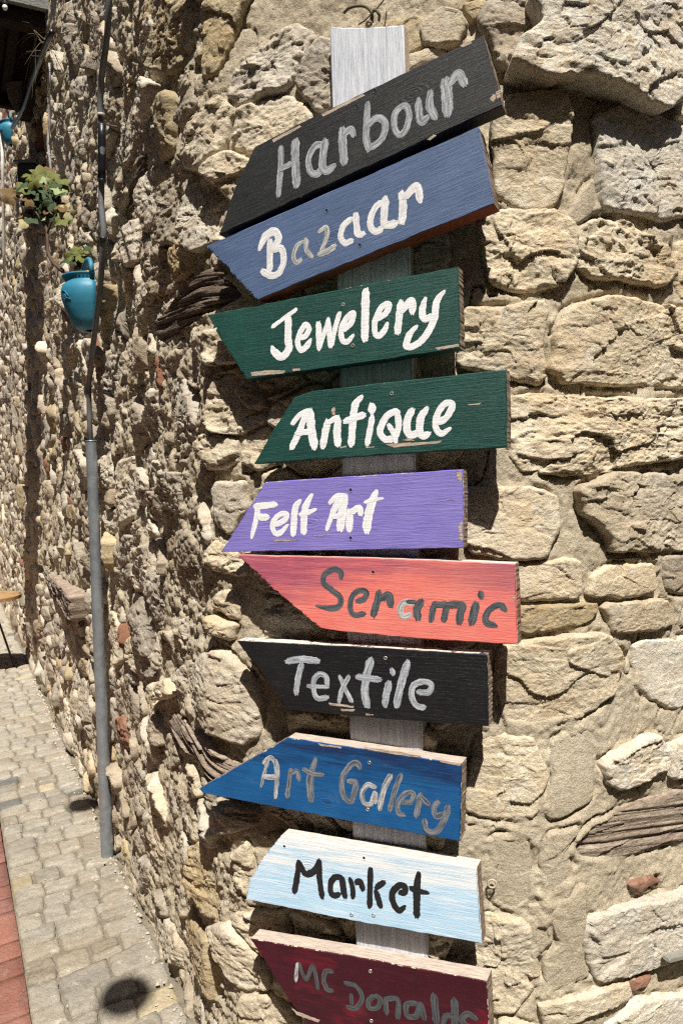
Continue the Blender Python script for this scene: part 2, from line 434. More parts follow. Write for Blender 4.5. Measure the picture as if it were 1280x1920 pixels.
# traced blocks: (pixel outline in the photograph, material, protrusion, relief, label)
TR = [
 ([(790,55),(825,20),(860,28),(874,55),(857,84),(825,96),(795,86)], 'limestone', .030, .008, None),
 ([(866,10),(912,0),(917,25),(885,48),(870,32)], 'ochre_stone', .022, .006, 'small orange tinged stone'),
 ([(715,42),(790,32),(792,55),(795,86),(762,106),(735,80)], 'ochre_stone', .004, .005, None),
 ([(893,48),(915,6),(980,2),(994,35),(995,78),(952,132),(930,126),(910,72)], 'grey_stone', .030, .014, None),
 ([(764,104),(800,94),(832,96),(826,112),(790,128),(762,140)], 'limestone', .016, .006, None),
 ([(988,-40),(1120,-60),(1275,-50),(1262,50),(1258,110),(1250,190),(1208,222),(1130,186),(1085,166),(1010,172),(950,150),(968,100),(1000,76),(984,30)], 'limestone_white', .070, .015, 'large pale overhanging block'),
 ([(1282,-40),(1340,-40),(1340,90),(1290,100),(1268,40)], 'limestone', .030, .014, None),
 ([(1262,115),(1340,110),(1340,235),(1262,222),(1254,170)], 'limestone', .018, .012, None),
 ([(918,230),(958,194),(1032,189),(1056,215),(1059,265),(1051,350),(1036,382),(1010,397),(960,386),(930,366)], 'limestone', .040, .015, None),
 ([(1110,225),(1165,207),(1215,222),(1285,252),(1290,400),(1235,416),(1195,402),(1130,392),(1120,350),(1115,280)], 'limestone_white', .032, .015, 'pitted block with white lichen'),
 ([(898,416),(932,399),(1035,396),(1064,430),(1070,498),(1040,536),(980,548),(922,531),(905,480)], 'limestone', .026, .016, None),
 ([(1074,436),(1120,409),(1172,427),(1230,466),(1252,520),(1225,540),(1165,527),(1106,521),(1074,500)], 'limestone', .026, .014, None),
 ([(1262,455),(1345,440),(1345,560),(1270,565),(1255,520)], 'limestone', .014, .010, None),
 ([(868,584),(958,577),(1018,570),(1014,640),(1021,700),(1008,720),(930,702),(860,690)], 'limestone', .026, .015, None),
 ([(1066,578),(1140,558),(1285,586),(1340,590),(1340,725),(1180,722),(1062,716),(1036,690),(1042,622)], 'limestone', .018, .012, None),
 ([(958,748),(1010,742),(1140,750),(1340,752),(1340,850),(1235,862),(1170,872),(1090,888),(985,884),(955,850)], 'limestone', .034, .014, None),
 ([(870,916),(990,913),(1041,936),(1040,990),(1020,1040),(960,1046),(885,1036),(868,990)], 'limestone', .028, .016, None),
 ([(1080,916),(1140,890),(1280,892),(1345,890),(1345,1022),(1190,1032),(1142,1034),(1130,1000),(1088,962)], 'limestone', .030, .014, None),
 ([(960,1058),(1080,1047),(1086,1110),(1078,1121),(965,1126)], 'limestone', .018, .008, None),
 ([(960,1134),(1116,1129),(1120,1142),(1105,1166),(970,1188)], 'ochre_stone', .022, .008, None),
 ([(1106,1078),(1150,1057),(1220,1057),(1222,1105),(1190,1120),(1101,1117)], 'limestone', .020, .009, None),
 ([(1126,1134),(1240,1122),(1256,1142),(1254,1172),(1180,1187),(1148,1185)], 'limestone', .020, .010, None),
 ([(1236,1042),(1340,1040),(1340,1118),(1245,1108)], 'grey_stone', .014, .008, 'grey stone at the right'),
 ([(940,1215),(1000,1198),(1130,1188),(1160,1240),(1145,1300),(1080,1345),(1000,1362),(945,1356),(930,1290)], 'limestone', .016, .009, None),
 ([(1190,1205),(1345,1190),(1345,1300),(1260,1330),(1195,1290)], 'limestone_white', .008, .007, None),
 ([(890,1377),(990,1382),(1022,1445),(1000,1526),(940,1532),(870,1516)], 'limestone', .020, .010, None),
 ([(1125,1428),(1165,1398),(1222,1376),(1255,1406),(1240,1442),(1160,1478),(1134,1466)], 'limestone_white', .034, .012, None),
 ([(1254,1388),(1345,1360),(1345,1452),(1250,1460)], 'limestone_white', .026, .010, None),
 ([(1177,1656),(1215,1640),(1237,1650),(1192,1673)], 'brick_frag', .014, .005, 'orange brick fragment under the timber'),
 ([(1100,1722),(1165,1697),(1280,1667),(1345,1650),(1345,1750),(1240,1800),(1180,1822),(1120,1832),(1096,1772)], 'limestone_white', .034, .013, 'block splashed with white paint'),
 ([(1172,1836),(1215,1825),(1206,1850),(1179,1857)], 'brick_frag', .018, .004, None),
 ([(905,1712),(985,1722),(1012,1830),(965,1892),(920,1896),(870,1822)], 'limestone', .018, .012, None),
 ([(1010,1876),(1168,1836),(1176,1862),(1090,1906),(1020,1925)], 'limestone', .026, .012, None),
 ([(1120,1935),(1200,1868),(1345,1850),(1345,2010),(1130,2010)], 'limestone_white', .014, .010, None),
 ([(915,1560),(985,1560),(1006,1680),(985,1704),(955,1710),(918,1690)], 'mortar', .010, .003, None),
 ([(940,1900),(1010,1930),(1010,2040),(920,2040)], 'limestone', .018, .010, None),
 ([(986,1692),(1012,1688),(1014,1716),(990,1718)], 'mortar', .012, .002, None),
 ([(988,1722),(1032,1720),(1038,1762),(1012,1788),(990,1760)], 'mortar', .012, .003, None),
 ([(1020,1705),(1090,1650),(1094,1720),(1092,1780),(1108,1828),(1022,1866),(1016,1800),(1044,1768)], 'mortar', .014, .004, None),
 ([(1022,1560),(1085,1545),(1056,1592),(1078,1640),(1018,1690),(1010,1620)], 'mortar', .012, .004, None),
 ([(1030,1385),(1110,1350),(1118,1420),(1110,1500),(1030,1540),(1014,1520),(1034,1450)], 'mortar', .011, .004, None),
 ([(1062,400),(1105,330),(1124,392),(1110,404),(1070,430)], 'mortar', .012, .003, None),
 # street face
 ([(385,1228),(428,1210),(498,1292),(495,1378),(462,1394),(372,1330)], 'rubble_a', .034, .009, 'large smooth faced grey stone low on the corner'),
 ([(300,192),(328,172),(326,290),(302,304)], 'ochre_stone', .034, .012, 'tall ochre stone'),
 ([(342,232),(366,152),(374,200),(352,246)], 'grey_stone', .040, .010, None),
 ([(388,60),(402,-30),(486,-30),(440,90),(412,140),(386,150)], 'ochre_stone', .036, .016, None),
 ([(410,908),(463,902),(468,950),(440,1002),(410,980)], 'rubble_a', .040, .008, None),
 ([(400,1118),(430,1100),(460,1136),(455,1166),(405,1142)], 'limestone', .040, .008, None),
 ([(404,1152),(450,1168),(440,1202),(406,1184)], 'limestone', .034, .008, None),
 ([(330,702),(378,722),(375,800),(347,858),(316,858),(320,760)], 'rubble_a', .030, .016, None),
 ([(310,990),(358,992),(398,1090),(388,1158),(332,1120),(312,1060)], 'rubble_b', .022, .010, None),
 ([(338,1712),(360,1702),(408,1790),(426,1900),(380,1862),(345,1780)], 'ochre_stone', .020, .010, None),
 ([(296,1282),(328,1270),(336,1303),(312,1312)], 'limestone', .060, .010, 'small stone jutting out with a shadow below'),
 ([(222,870),(252,850),(256,960),(228,1000),(218,930)], 'rubble_a', .030, .014, None),
 ([(440,1600),(470,1570),(485,1640),(470,1680),(448,1660)], 'limestone', .030, .012, None),
]
TIMB = [
 ([(1062,1590),(1104,1538),(1165,1514),(1284,1478),(1345,1455),(1345,1545),(1284,1574),(1205,1600),(1140,1622),(1080,1622)], 'timber', .006, .006, 'knotty grey timber in the right face'),
 ([(286,604),(330,560),(402,502),(442,518),(474,556),(424,590),(350,622),(298,652)], 'timber_dark', .012, .008, None),
 ([(322,1332),(372,1362),(432,1420),(476,1452),(452,1490),(400,1442),(350,1402),(325,1362)], 'timber', .028, .012, None),
 ([(60,1046),(110,1078),(163,1112),(163,1166),(110,1122),(64,1066)], 'timber', .030, .012, None),
 ([(222, 380), (258, 290), (270, 286), (264, 340), (236, 430), (222, 430)], 'timber_dark', -.002, .007, None),
]
polys = []
for i, (pp, mt, prot, rel, lab) in enumerate(TR + TIMB):
    poly = px_poly(pp)
    if len(poly) < 3: continue
    pa = np.array(poly); C = pa.mean(0)
    if C[0] > .05 and i < len(TR): pa = C + (pa - C) * (1.055 if mt != 'mortar' else 1.0); poly = [tuple(q) for q in pa]
    polys.append(pa)
    wood = i >= len(TR)
    left = C[0] < .05
    geo = stone_geo(poly, 100 + i, float(px_scale(*C)), prot * (.5 if i != 5 else .9) if not left else prot - .016, (.009 if not left else .012) if not wood else .01, rel * (1 if left or wood else (.45, .6, .75, .95)[i % 4]), .002 if not left else .006,
                    (random.uniform(-.06, .06), random.uniform(-.05, .12)), 1.15 if not left else 1.0, 'timber' if wood else ('rock' if not left else 'rubble'))
    o = mesh_np('timber_beam' if wood else ('brick' if mt == 'brick_frag' else 'stone'), geo[0], geo[1], M[mt], wall)
    if lab: o['label'] = lab

# procedural stones: variable density dart throwing, then Voronoi cells
def vis_range(u):
    p = wall_pos(np.asarray(u, float), np.zeros_like(np.asarray(u, float)), np.zeros_like(np.asarray(u, float)))
    d = project(p)[2]
    return np.maximum(0.0, 1.5 - 1.12 * .70 * d), 1.5 + .73 * d
def size_at(u, z):
    d = project(wall_pos(np.array(u), np.array(z), np.array(0.)))[2]
    s = .118 + .03 * max(0., min(1., 3.2 - d))
    if u > 0: s = .10
    return s
ASP = 1.45
cell = .05; gridd = {}; sites = []
def near_ok(x, y, r):
    gx, gy = int(x // cell), int(y // cell); k = int(r // cell) + 1
    for a in range(gx - k, gx + k + 1):
        for b in range(gy - k, gy + k + 1):
            for (qx, qy, qr) in gridd.get((a, b), ()):
                if (qx - x) ** 2 + (qy - y) ** 2 < (.5 * (r + qr)) ** 2: return False
    return True
def put(x, y, r, real):
    gridd.setdefault((int(x // cell), int(y // cell)), []).append((x, y, r)); sites.append((x, y, r, real))
for pa in polys:                                                  # blockers along and inside the traced outlines
    b = roughen(pa, .035, 0, 1); c = b.mean(0)
    for k in (1.0, .55):
        for q in b: put((c[0] + (q[0] - c[0]) * k) / ASP, c[1] + (q[1] - c[1]) * k, .03, False)
rnd = random.Random(5)
for tries in range(60000):
    # sample u so that nearer wall gets more darts
    w = rnd.random()
    if w < .80: u = -((math.exp(rnd.random() * math.log(8)) - 1) / 7) * (-UMIN)
    else: u = rnd.uniform(0, 2.6)
    lo, hi = vis_range(u); lo = max(0, float(lo) - .2); hi = float(hi) + .15
    z = rnd.uniform(lo, hi)
    s = size_at(u, z) * (rnd.choice((.5, .6, .8, 1.0, 1.3, 1.7)) if u < 0 else rnd.choice((.7, .85, 1, 1.2, 1.55)))
    x, y, d = project(wall_pos(np.array(u), np.array(z), np.array(0.)))
    if u > .02 and 905 < x < 1330 and -30 < y < 1950: continue          # mortar between traced blocks
    if u > .02 and 330 < x < 760 and y < 110: continue
    if u < .02 and 270 < x < 440 and 850 < y < 1120 and rnd.random() < .5: continue  # rough render near the edge
    if u > .02 and x > 1330: s *= 1.9
    if near_ok(u / ASP, z, s): put(u / ASP, z, s, True)

def voronoi():
    S = np.array([(a, b, c) for a, b, c, _ in sites]); out = []
    for i, (x, y, r, real) in enumerate(sites):
        if not real: continue
        R_ = r * 1.15; P = [(x + R_ * math.cos(t), y + R_ * math.sin(t)) for t in np.linspace(0, 2 * math.pi, 12, endpoint=False)]
        gx, gy = int(x // cell), int(y // cell)
        m = np.where((np.abs(S[:, 0] - x) < 2.4 * R_) & (np.abs(S[:, 1] - y) < 2.4 * R_))[0]
        for j in m:
            if j == i: continue
            qx, qy, qr = S[j]; dx, dy = qx - x, qy - y; L2 = dx * dx + dy * dy
            if L2 > (2.3 * R_) ** 2: continue
            t = r / (r + qr) if sites[j][3] else .62
            mx, my = x + dx * t, y + dy * t; Q = []
            for k in range(len(P)):
                a, b = P[k], P[(k + 1) % len(P)]
                da = (a[0] - mx) * dx + (a[1] - my) * dy; db = (b[0] - mx) * dx + (b[1] - my) * dy
                if da <= 0: Q.append(a)
                if (da < 0) != (db < 0) and da != db:
                    s = da / (da - db); Q.append((a[0] + (b[0] - a[0]) * s, a[1] + (b[1] - a[1]) * s))
            P = Q
            if len(P) < 3: break
        if len(P) < 3: continue
        A = np.array(P); c = A.mean(0)
        gap = .0035
        V = A - c; L = np.linalg.norm(V, axis=1)[:, None]
        A = c + V * np.clip(1 - gap / (L + 1e-6), .3, 1)
        A[:, 0] *= ASP
        area = .5 * abs(np.sum(A[:, 0] * np.roll(A[:, 1], -1) - np.roll(A[:, 0], -1) * A[:, 1]))
        if area < .0006: continue
        out.append(A)
    return out
cells = voronoi()
def show_size(A):
    C = A.mean(0); x, y, d = project(wall_pos(A[:, 0], A[:, 1], np.zeros(len(A))))
    if x.max() < 0 or x.min() > 1280 or y.max() < 0 or y.min() > 1920: return 0
    return .5 * abs(np.sum(x * np.roll(y, -1) - np.roll(x, -1) * y))
order = sorted(range(len(cells)), key=lambda i: -show_size(cells[i]))
NIND = 300 - len([1 for p in TR if p[1] != 'brick_frag'])
stuffV, stuffF, stuffM, off = [], [], [], 0
smats = ['rubble_a', 'rubble_b', 'grey_stone', 'limestone', 'ochre_stone', 'brick_frag']
nb = 0
for k, i in enumerate(order):
    A = cells[i]; C = A.mean(0); sc = float(px_scale(*C))
    left = C[0] < 0.0
    r_ = rnd.random()
    mi = 0 if r_ < .46 else 1 if r_ < .64 else 2 if r_ < .82 else 3 if r_ < .91 else 4 if r_ < .975 else 5
    if not left: mi = rnd.choice((3, 3, 0, 3))
    ind = nb < NIND and show_size(A) > 60
    if left:
        prot = rnd.choice((-.008, -.002, .002, .006, .010, .018)) + rnd.uniform(-.004, .004)
        tl = (rnd.choice((-1, 1)) * rnd.uniform(.05, .30), rnd.uniform(-.10, .24)); rel = .013
    else:
        prot = rnd.uniform(.008, .026); tl = (rnd.uniform(-.08, .08), rnd.uniform(-.08, .1)); rel = .013
    g = stone_geo(A, 500 + i, sc, prot, .005 if left else .009, rel, .0 if left else .002, tl, (1.0 if ind else .62), 'rubble' if left else 'rock', .008 if left else .005)
    if ind:
        o = mesh_np('brick' if mi == 5 else 'stone', g[0], g[1], M[smats[mi]], wall); nb += 1
    else:
        stuffV.append(g[0]); stuffF.append(g[1] + off); stuffM.append(np.full(len(g[1]), mi)); off += len(g[0])
if stuffV:
    o = mesh_np('rubble', np.concatenate(stuffV), np.concatenate(stuffF), None, wall, False, [M[s] for s in smats], np.concatenate(stuffM))
    o['kind'] = 'stuff'

# ------------------------------------------------------------ mortar body of the wall
def mortar():
    us = [UMIN]
    while us[-1] < UMAX:
        u = us[-1]; d = float(project(wall_pos(np.array(u), np.array(1.5), np.array(0.)))[2])
        if u < -.06: st = .0034 * d
        elif u < 2.2: st = .0020 * d
        else: st = .03
        us.append(u + st)
    us = np.array(us); us[-1] = UMAX
    NR = 560
    lo, hi = vis_range(us)
    lo = np.maximum(lo - .1, 0); hi = hi + .06; top = np.maximum(5.2, hi + .1)
    t = np.linspace(0, 1, NR)[:, None]
    Z = lo[None] + (hi - lo)[None] * t
    lowz = np.linspace(0, 1, 14)[:-1][:, None] * (lo[None] + .06) - .06; upz = hi[None] + (top - hi)[None] * np.linspace(0, 1, 16)[1:][:, None]
    Z = np.vstack([lowz, Z, upz]); U = np.broadcast_to(us[None], Z.shape).copy()
    leftw = 1 - sstep(-.03, .12, U)
    rough = .6 + .7 * leftw
    H = .004 * (1 - leftw) - .009 * leftw + .010 * fbm(U / .35, Z / .3, 3, 3) * (1 + .6 * leftw)
    H = H + rough * (.0065 * facet(U / .07, Z / .05, 21) + .0045 * fbm(U / .03, Z / .022, 5, 4) + .0042 * fbm(U / .014, Z / .011, 15, 3) + .0024 * ledge(U / .022, Z / .014, 91) * sstep(-.25, .25, fbm(U / .15, Z / .12, 92, 2)) - .0035 * np.clip(1 - np.abs(fbm(U / .05, Z / .04, 93, 3)) / .06, 0, 1) + .0022 * fbm(U / .005, Z / .005, 8, 2))
    H = H + leftw * (.008 * facet(U / .045, Z / .03, 77, .5, 1.4))
    # troweled arcs and cracks in the right face
    cr = np.abs(fbm(U / .28 + 3, Z / .34, 41, 4)); H = H - (1 - leftw) * .013 * np.clip(1 - cr / .012, 0, 1) * sstep(-.1, .15, fbm(U / .5, Z / .5, 43, 2))
    cu, cz = wall_hit(1130, 1330)
    rr = np.sqrt((U - cu) ** 2 + (Z - cz + .02) ** 2)
    H = H + (1 - sstep(.10, .24, rr)) * .0009 * np.sin(rr / .0042 + 3 * fbm(U / .1, Z / .1, 9, 2))
    for pa in polys:
        m = (U > pa[:, 0].min() - .05) & (U < pa[:, 0].max() + .05) & (Z > pa[:, 1].min() - .05) & (Z < pa[:, 1].max() + .05)
        if not m.any(): continue
        sd_ = sdist(U[m], Z[m], roughen(pa, .02, 0, 1))
        groove = np.clip(1 - np.abs(sd_ - .003) / .007, 0, 1) * sstep(-.15, .25, fbm(U[m] / .06, Z[m] / .06, 51, 3))
        H[m] = H[m] - .028 * (1 - sstep(-.026, -.012, sd_)) - .009 * groove + .004 * np.clip(fbm(U[m] / .05, Z[m] / .05, 61, 3) * 2.2, -.6, 1) * np.clip(1 - np.abs(sd_ - .012) / .02, 0, 1) * (1 - leftw[m])
    P = wall_pos(U, Z, H)
    n0, n1 = U.shape; idx = np.arange(n0 * n1).reshape(n0, n1)
    f = np.stack([idx[:-1, :-1], idx[:-1, 1:], idx[1:, 1:], idx[1:, :-1]], -1).reshape(-1, 4)
    o = mesh_np('mortar', P.reshape(-1, 3), f, M['mortar'], wall)
    # top and back so the wall has body
    bm = bmesh.new()
    outer = wall_pos(us[::12], top[::12], np.zeros(len(us[::12])) - .01); inner = wall_pos(us[::12], top[::12], np.zeros(len(us[::12])) - .55)
    ring = [(bm.verts.new(a), bm.verts.new(b), bm.verts.new((b[0], b[1], -.05))) for a, b in zip(outer, inner)]
    for a, b in zip(ring, ring[1:]):
        bm.faces.new((a[0], b[0], b[1], a[1])); bm.faces.new((a[1], b[1], b[2], a[2]))
    bm_obj('wall_core', bm, M['mortar'], wall)
mortar()

# ------------------------------------------------------------ ground
def ground_mat():
    t = NT('dusty joint sand'); v = t.coord()
    col = t.mix(t.ramp(t.noise(v, 30, 6, .7), [(.35, 0), (.65, 1)]), (.15, .13, .10), (.25, .22, .17))
    return t.done(col, .95, t.bump(t.noise(v, 160, 5, .7), .004, 1), .1)
M['joint'] = ground_mat()
M['cobble'] = stone_mat('grey granite sett', (.335, .31, .265), (.42, .395, .345), (.26, .235, .20), .4)
M['cobble_dark'] = stone_mat('dark basalt sett', (.15, .155, .155), (.21, .215, .21), (.12, .12, .115), .05)
M['cobble_tan'] = stone_mat('tan sett', (.44, .39, .28), (.50, .45, .34), (.36, .31, .22), .1)
M['red_paver'] = stone_mat('pinkish red clay paver', (.34, .165, .135), (.39, .20, .165), (.28, .145, .12), .2)
M['red_paver_dull'] = stone_mat('dull red clay paver', (.27, .13, .115), (.33, .17, .15), (.22, .12, .11), .12)

bm = bmesh.new(); s = 60
for q in ((-s, -s), (s, -s), (s, s), (-s, s)): bm.verts.new((q[0], q[1], -.03))
bm.faces.new(bm.verts[:])
tag(bm_obj('ground', bm, M['joint']), kind='structure')
LN = np.array([LD[1] * -1, LD[0]]);                                # points from wall into the street
base0 = np.array([-.482, 2.119])
def gp(s_, w_):                                                   # along the wall, out from it
    p = base0 + LD * s_ + np.array([-.893, -.451]) * w_
    return p
pav = bpy.data.objects.new('pavement', None); COL.objects.link(pav); pav['kind'] = 'structure'
W = .385
bm = bmesh.new()
a, b, c, d = gp(-2.6, -.05), gp(-2.6, W), gp(14, W), gp(14, -.05)
for p in (a, b, c, d): bm.verts.new((p[0], p[1], -.012))
bm.faces.new(bm.verts[:]); bm_obj('joint_bed', bm, M['joint'], pav)

def sett_geo(corners, seed, n=9, crown=.006, relief=.003, zt=0.0, drop=.004, rnd_c=.07):
    """corners in metres (x,y) of an irregular quad; returns verts, faces"""
    A, B, C, D = [np.array(c) for c in corners]
    t = np.linspace(0, 1, n); S, T = np.meshgrid(t, t)
    P = (A[None, None] * ((1 - S) * (1 - T))[..., None] + B * (S * (1 - T))[..., None] + C * (S * T)[..., None] + D * ((1 - S) * T)[..., None])
    c = P.mean((0, 1)); q = np.maximum(np.abs(S * 2 - 1), np.abs(T * 2 - 1))
    cor = (np.abs(S * 2 - 1) ** 6 * np.abs(T * 2 - 1) ** 6)
    P = c + (P - c) * (1 - rnd_c * cor)[..., None]
    P = P + np.stack([fbm(P[..., 0] / .03, P[..., 1] / .03, seed, 2), fbm(P[..., 0] / .03 + 7, P[..., 1] / .03, seed + 1, 2)], -1) * (.05 * rnd_c) * (q ** 2)[..., None]
    h = zt + crown * (1 - q ** 3) - drop * (q > .99) + relief * (facet(P[..., 0] / .04, P[..., 1] / .04, seed) + .6 * fbm(P[..., 0] / .015, P[..., 1] / .015, seed, 3))
    V = np.concatenate([P, h[..., None]], -1)
    idx = np.arange(n * n).reshape(n, n)
    f = np.stack([idx[:-1, :-1], idx[:-1, 1:], idx[1:, 1:], idx[1:, :-1]], -1).reshape(-1, 4)
    loop = list(idx[0]) + list(idx[1:, -1]) + list(idx[-1, ::-1][1:]) + list(idx[::-1, 0][1:-1])
    low = V.reshape(-1, 3)[loop].copy(); low[:, 2] = -.02
    m = len(loop); k0 = n * n
    sk = np.array([[loop[i], k0 + i, k0 + (i + 1) % m, loop[(i + 1) % m]] for i in range(m)])
    return np.vstack([V.reshape(-1, 3), low]), np.vstack([f, sk])
rc = random.Random(21)
s_ = -2.2; row = 0; SV, SF, SM, soff, count = [], [], [], 0, 0
cm = ['cobble', 'cobble_dark', 'cobble_tan']
slant = .05
while s_ < 13.5:
    dpt = rc.uniform(.088, .125); nst = rc.choice((3, 4, 4, 4))
    cuts = np.cumsum([rc.uniform(.8, 1.25) for _ in range(nst)]); cuts = np.concatenate([[0], cuts / cuts[-1]]) * (W + .008) - .01
    cuts[1:-1] += rc.uniform(-.02, .02)
    for k in range(nst):
        g_ = .0032
        w0, w1 = cuts[k] + g_, cuts[k + 1] - g_
        def sl(w): return -slant * w / W * 1.0 + .012 * math.sin(row * 1.7 + w * 9)
        sub = [(0, 1)]
        if rc.random() < .12 and dpt > .1: sub = [(0, .47), (.53, 1)]
        j = lambda: rc.uniform(-.005, .005)
        for (q0, q1) in sub:
            s0, s1 = s_ + g_ + dpt * q0, s_ - g_ + dpt * q1
            cs = [gp(s0 + sl(w0) + j(), w0 + j()), gp(s0 + sl(w1) + j(), w1 + j()), gp(s1 + sl(w1) + j(), w1 + j()), gp(s1 + sl(w0) + j(), w0 + j())]
            near = s_ < 4.2
            x_, y_, d_ = project(np.array([cs[0][0], cs[0][1], 0.0]))
            V, Fc = sett_geo(cs, rc.randint(0, 9999), 12 if s_ < 1.2 else (8 if near else 5), rc.uniform(.0005, .003), .0050, rc.uniform(-.003, .003))
            r_ = rc.random(); mi = 0 if r_ < .93 else 1 if r_ < .965 else 2
            if s_ < .9 and mi == 1: mi = 0
            if near and s_ > -1.0:
                mesh_np('paving_stone', V, Fc, M[cm[mi]], pav, True); count += 1
            else:
                SV.append(V); SF.append(Fc + soff); SM.append(np.full(len(Fc), mi)); soff += len(V)
    s_ += dpt; row += 1
o = mesh_np('far_paving_stones', np.concatenate(SV), np.concatenate(SF), None, pav, True, [M[c] for c in cm], np.concatenate(SM)); o['kind'] = 'stuff'

# red clay pavers edging the street, two strips wide
kerb = bpy.data.objects.new('road', None); COL.objects.link(kerb); kerb['kind'] = 'structure'
SV, SF, SM, soff = [], [], [], 0
for col_ in range(3):
    s_ = -2.2 + col_ * .07; pat = 0
    while s_ < 13:
        L = (.205, .10, .10)[pat % 3] if col_ == 0 else .2; pat += 1
        w0 = W + .004 + col_ * .205; w1 = w0 + .200
        cs = [gp(s_ + .0012, w0 - .004 * math.sin(s_ * 3)), gp(s_ + .0012 - .03, w1), gp(s_ + L - .0012 - .03, w1), gp(s_ + L - .0012, w0 - .004 * math.sin((s_ + L) * 3))]
        V, Fc = sett_geo(cs, rc.randint(0, 9999), 7, .0002, .0008, .001, .0006, .01)
        mi = 0 if rc.random() < .7 else 1
        if col_ < 2 and -.9 < s_ < 3: mesh_np('red_brick', V, Fc, M[('red_paver', 'red_paver_dull')[mi]], kerb, True)
        else: SV.append(V); SF.append(Fc + soff); SM.append(np.full(len(Fc), mi)); soff += len(V)
        s_ += L
o = mesh_np('far_red_bricks', np.concatenate(SV), np.concatenate(SF), None, kerb, True, [M['red_paver'], M['red_paver_dull']], np.concatenate(SM)); o['kind'] = 'stuff'
# grey setts of the street beyond
SV, SF, soff = [], [], 0
s_ = -2.0
while s_ < 13:
    w_ = W + .63 + rc.uniform(0, .04)
    while w_ < 3.6:
        wd = rc.uniform(.13, .2)
        cs = [gp(s_ + .005, w_ + .005), gp(s_ + .005, w_ + wd - .005), gp(s_ + .125, w_ + wd - .005), gp(s_ + .125, w_ + .005)]
        V, Fc = sett_geo(cs, rc.randint(0, 9999), 4, .006, .003, 0); SV.append(V); SF.append(Fc + soff); soff += len(V); w_ += wd
    s_ += .13
o = mesh_np('street_setts', np.concatenate(SV), np.concatenate(SF), M['cobble'], kerb, True); o['kind'] = 'stuff'

# ------------------------------------------------------------ signs
BD = np.array([.918, -.397]); BD /= np.linalg.norm(BD)            # along the boards, left to right
BDv = Vector((BD[0], BD[1], 0)); BNv = Vector((BD[1], -BD[0], 0))   # BNv points out of the wall to the viewer
if BNv.y > 0: BNv = -BNv
FRONT = Vector((.069, 1.555, 0))                                   # a point on the painted faces
def plane_hit(px, py, off=0.0):
    d = ray(px, py); p0 = FRONT + BNv * off
    t = (p0 - CAM).dot(BNv) / d.dot(BNv)
    return CAM + d * t

def painted_wood(name, main, vary, dark, grain=1.0, streak=None, streak_amt=0.0, chips=.0, rough=.42, axis=(1, 1, 16), blend=None):
    """painted plank: colour across the board, brush streaks and grain running along local x"""
    t = NT(name); sc_ = (1.0 / axis[2] * 8, 1, 8) if axis[2] > 1 else (8, 1, .5)
    v = t.coord(sc_); v0 = t.coord()
    g = t.noise(v, 28, 8, .68, .8); g2 = t.noise(v, 95, 6, .7, .3)
    col = t.mix(t.ramp(t.noise(v0, 12, 4, .6), [(.35, 0), (.65, 1)]), main, vary)
    if blend: col = blend(t, v0, v, col)
    col = t.mix(t.math('MULTIPLY', t.ramp(t.noise(t.coord((1.5, 1, 4)), 5, 6, .7, .4), [(.5, 0), (.75, 1)]), .3), col, tuple(min(1, x * 1.35 + .015) for x in main))
    col = t.mix(t.math('MULTIPLY', t.ramp(t.noise(t.coord(loc=(3, 1, 2)), 22, 7, .8), [(.58, 0), (.70, 1)]), .10 if sum(main) < .2 else .25), col, (.20, .17, .13))
    col = t.mix(t.math('MULTIPLY', t.ramp(g, [(.56, 0), (.72, 1)]), .34), col, dark)
    if streak: col = t.mix(t.math('MULTIPLY', t.ramp(t.noise(v, 16, 7, .72, .5), [(.50, 0), (.66, 1)]), streak_amt), col, streak)
    col = t.mix(t.math('MULTIPLY', t.ramp(t.noise(v0, 260, 3, .6), [(.68, 0), (.75, 1)]), .35), col, tuple(min(1, x * 1.6 + .03) for x in main))
    if chips: col = t.mix(t.ramp(t.noise(v, 9, 9, .8, .2), [(.80 - chips, 0), (.815 - chips, 1)], 'LINEAR'), col, (.34, .26, .20))
    n = t.bump(g, .0014 * grain, 1); n = t.bump(g2, .0007 * grain, .9, n)
    rk = random.Random(name)
    for _ in range(1):
        kx, kz, kr = rk.uniform(-.16, .16), rk.uniform(-.04, .04), rk.uniform(.007, .014)
        vd = t.n('ShaderNodeVectorMath', operation='LENGTH'); t.l(t.coord((.45, 0, 1), loc=(-kx * .45, 0, -kz)), vd.inputs[0])
        dd = t.math('ADD', vd.outputs['Value'], t.math('MULTIPLY', t.math('SUBTRACT', t.noise(v0, 45, 4, .6), .5), .008))
        fall = t.ramp(t.math('MULTIPLY', dd, 1 / (kr * 2.6)), [(.25, 1), (1, 0)])
        ringh = t.math('MULTIPLY', t.math('SINE', t.math('MULTIPLY', dd, 1150.0)), fall)
        n = t.bump(ringh, .0003, .6, n)
        col = t.mix(t.math('MULTIPLY', t.ramp(t.math('MULTIPLY', dd, 1 / kr), [(.25, 1), (.7, 0)]), .45), col, dark)
    return t.done(col, t.math('ADD', t.math('MULTIPLY', g2, .25), rough - .1), n, .35)
def raw_wood(name, c1, c2, along=True):
    t = NT(name); v = t.coord((1, 1, 1) if not along else (.6, 4, 4)); g = t.noise(v, 60, 7, .7)
    col = t.mix(t.ramp(g, [(.35, 0), (.62, 1)]), c1, c2)
    return t.done(col, .9, t.bump(g, .003, 1), .15)
M['raw_end'] = raw_wood('raw sawn end grain', (.12, .085, .06), (.30, .23, .17), False)
M['raw_edge'] = raw_wood('bare worn wood', (.30, .23, .18), (.50, .42, .35))
M['edge_white'] = raw_wood('whitewashed worn edge', (.46, .38, .34), (.68, .63, .60))
M['edge_cream'] = raw_wood('aged cream edge', (.34, .27, .23), (.56, .49, .43))
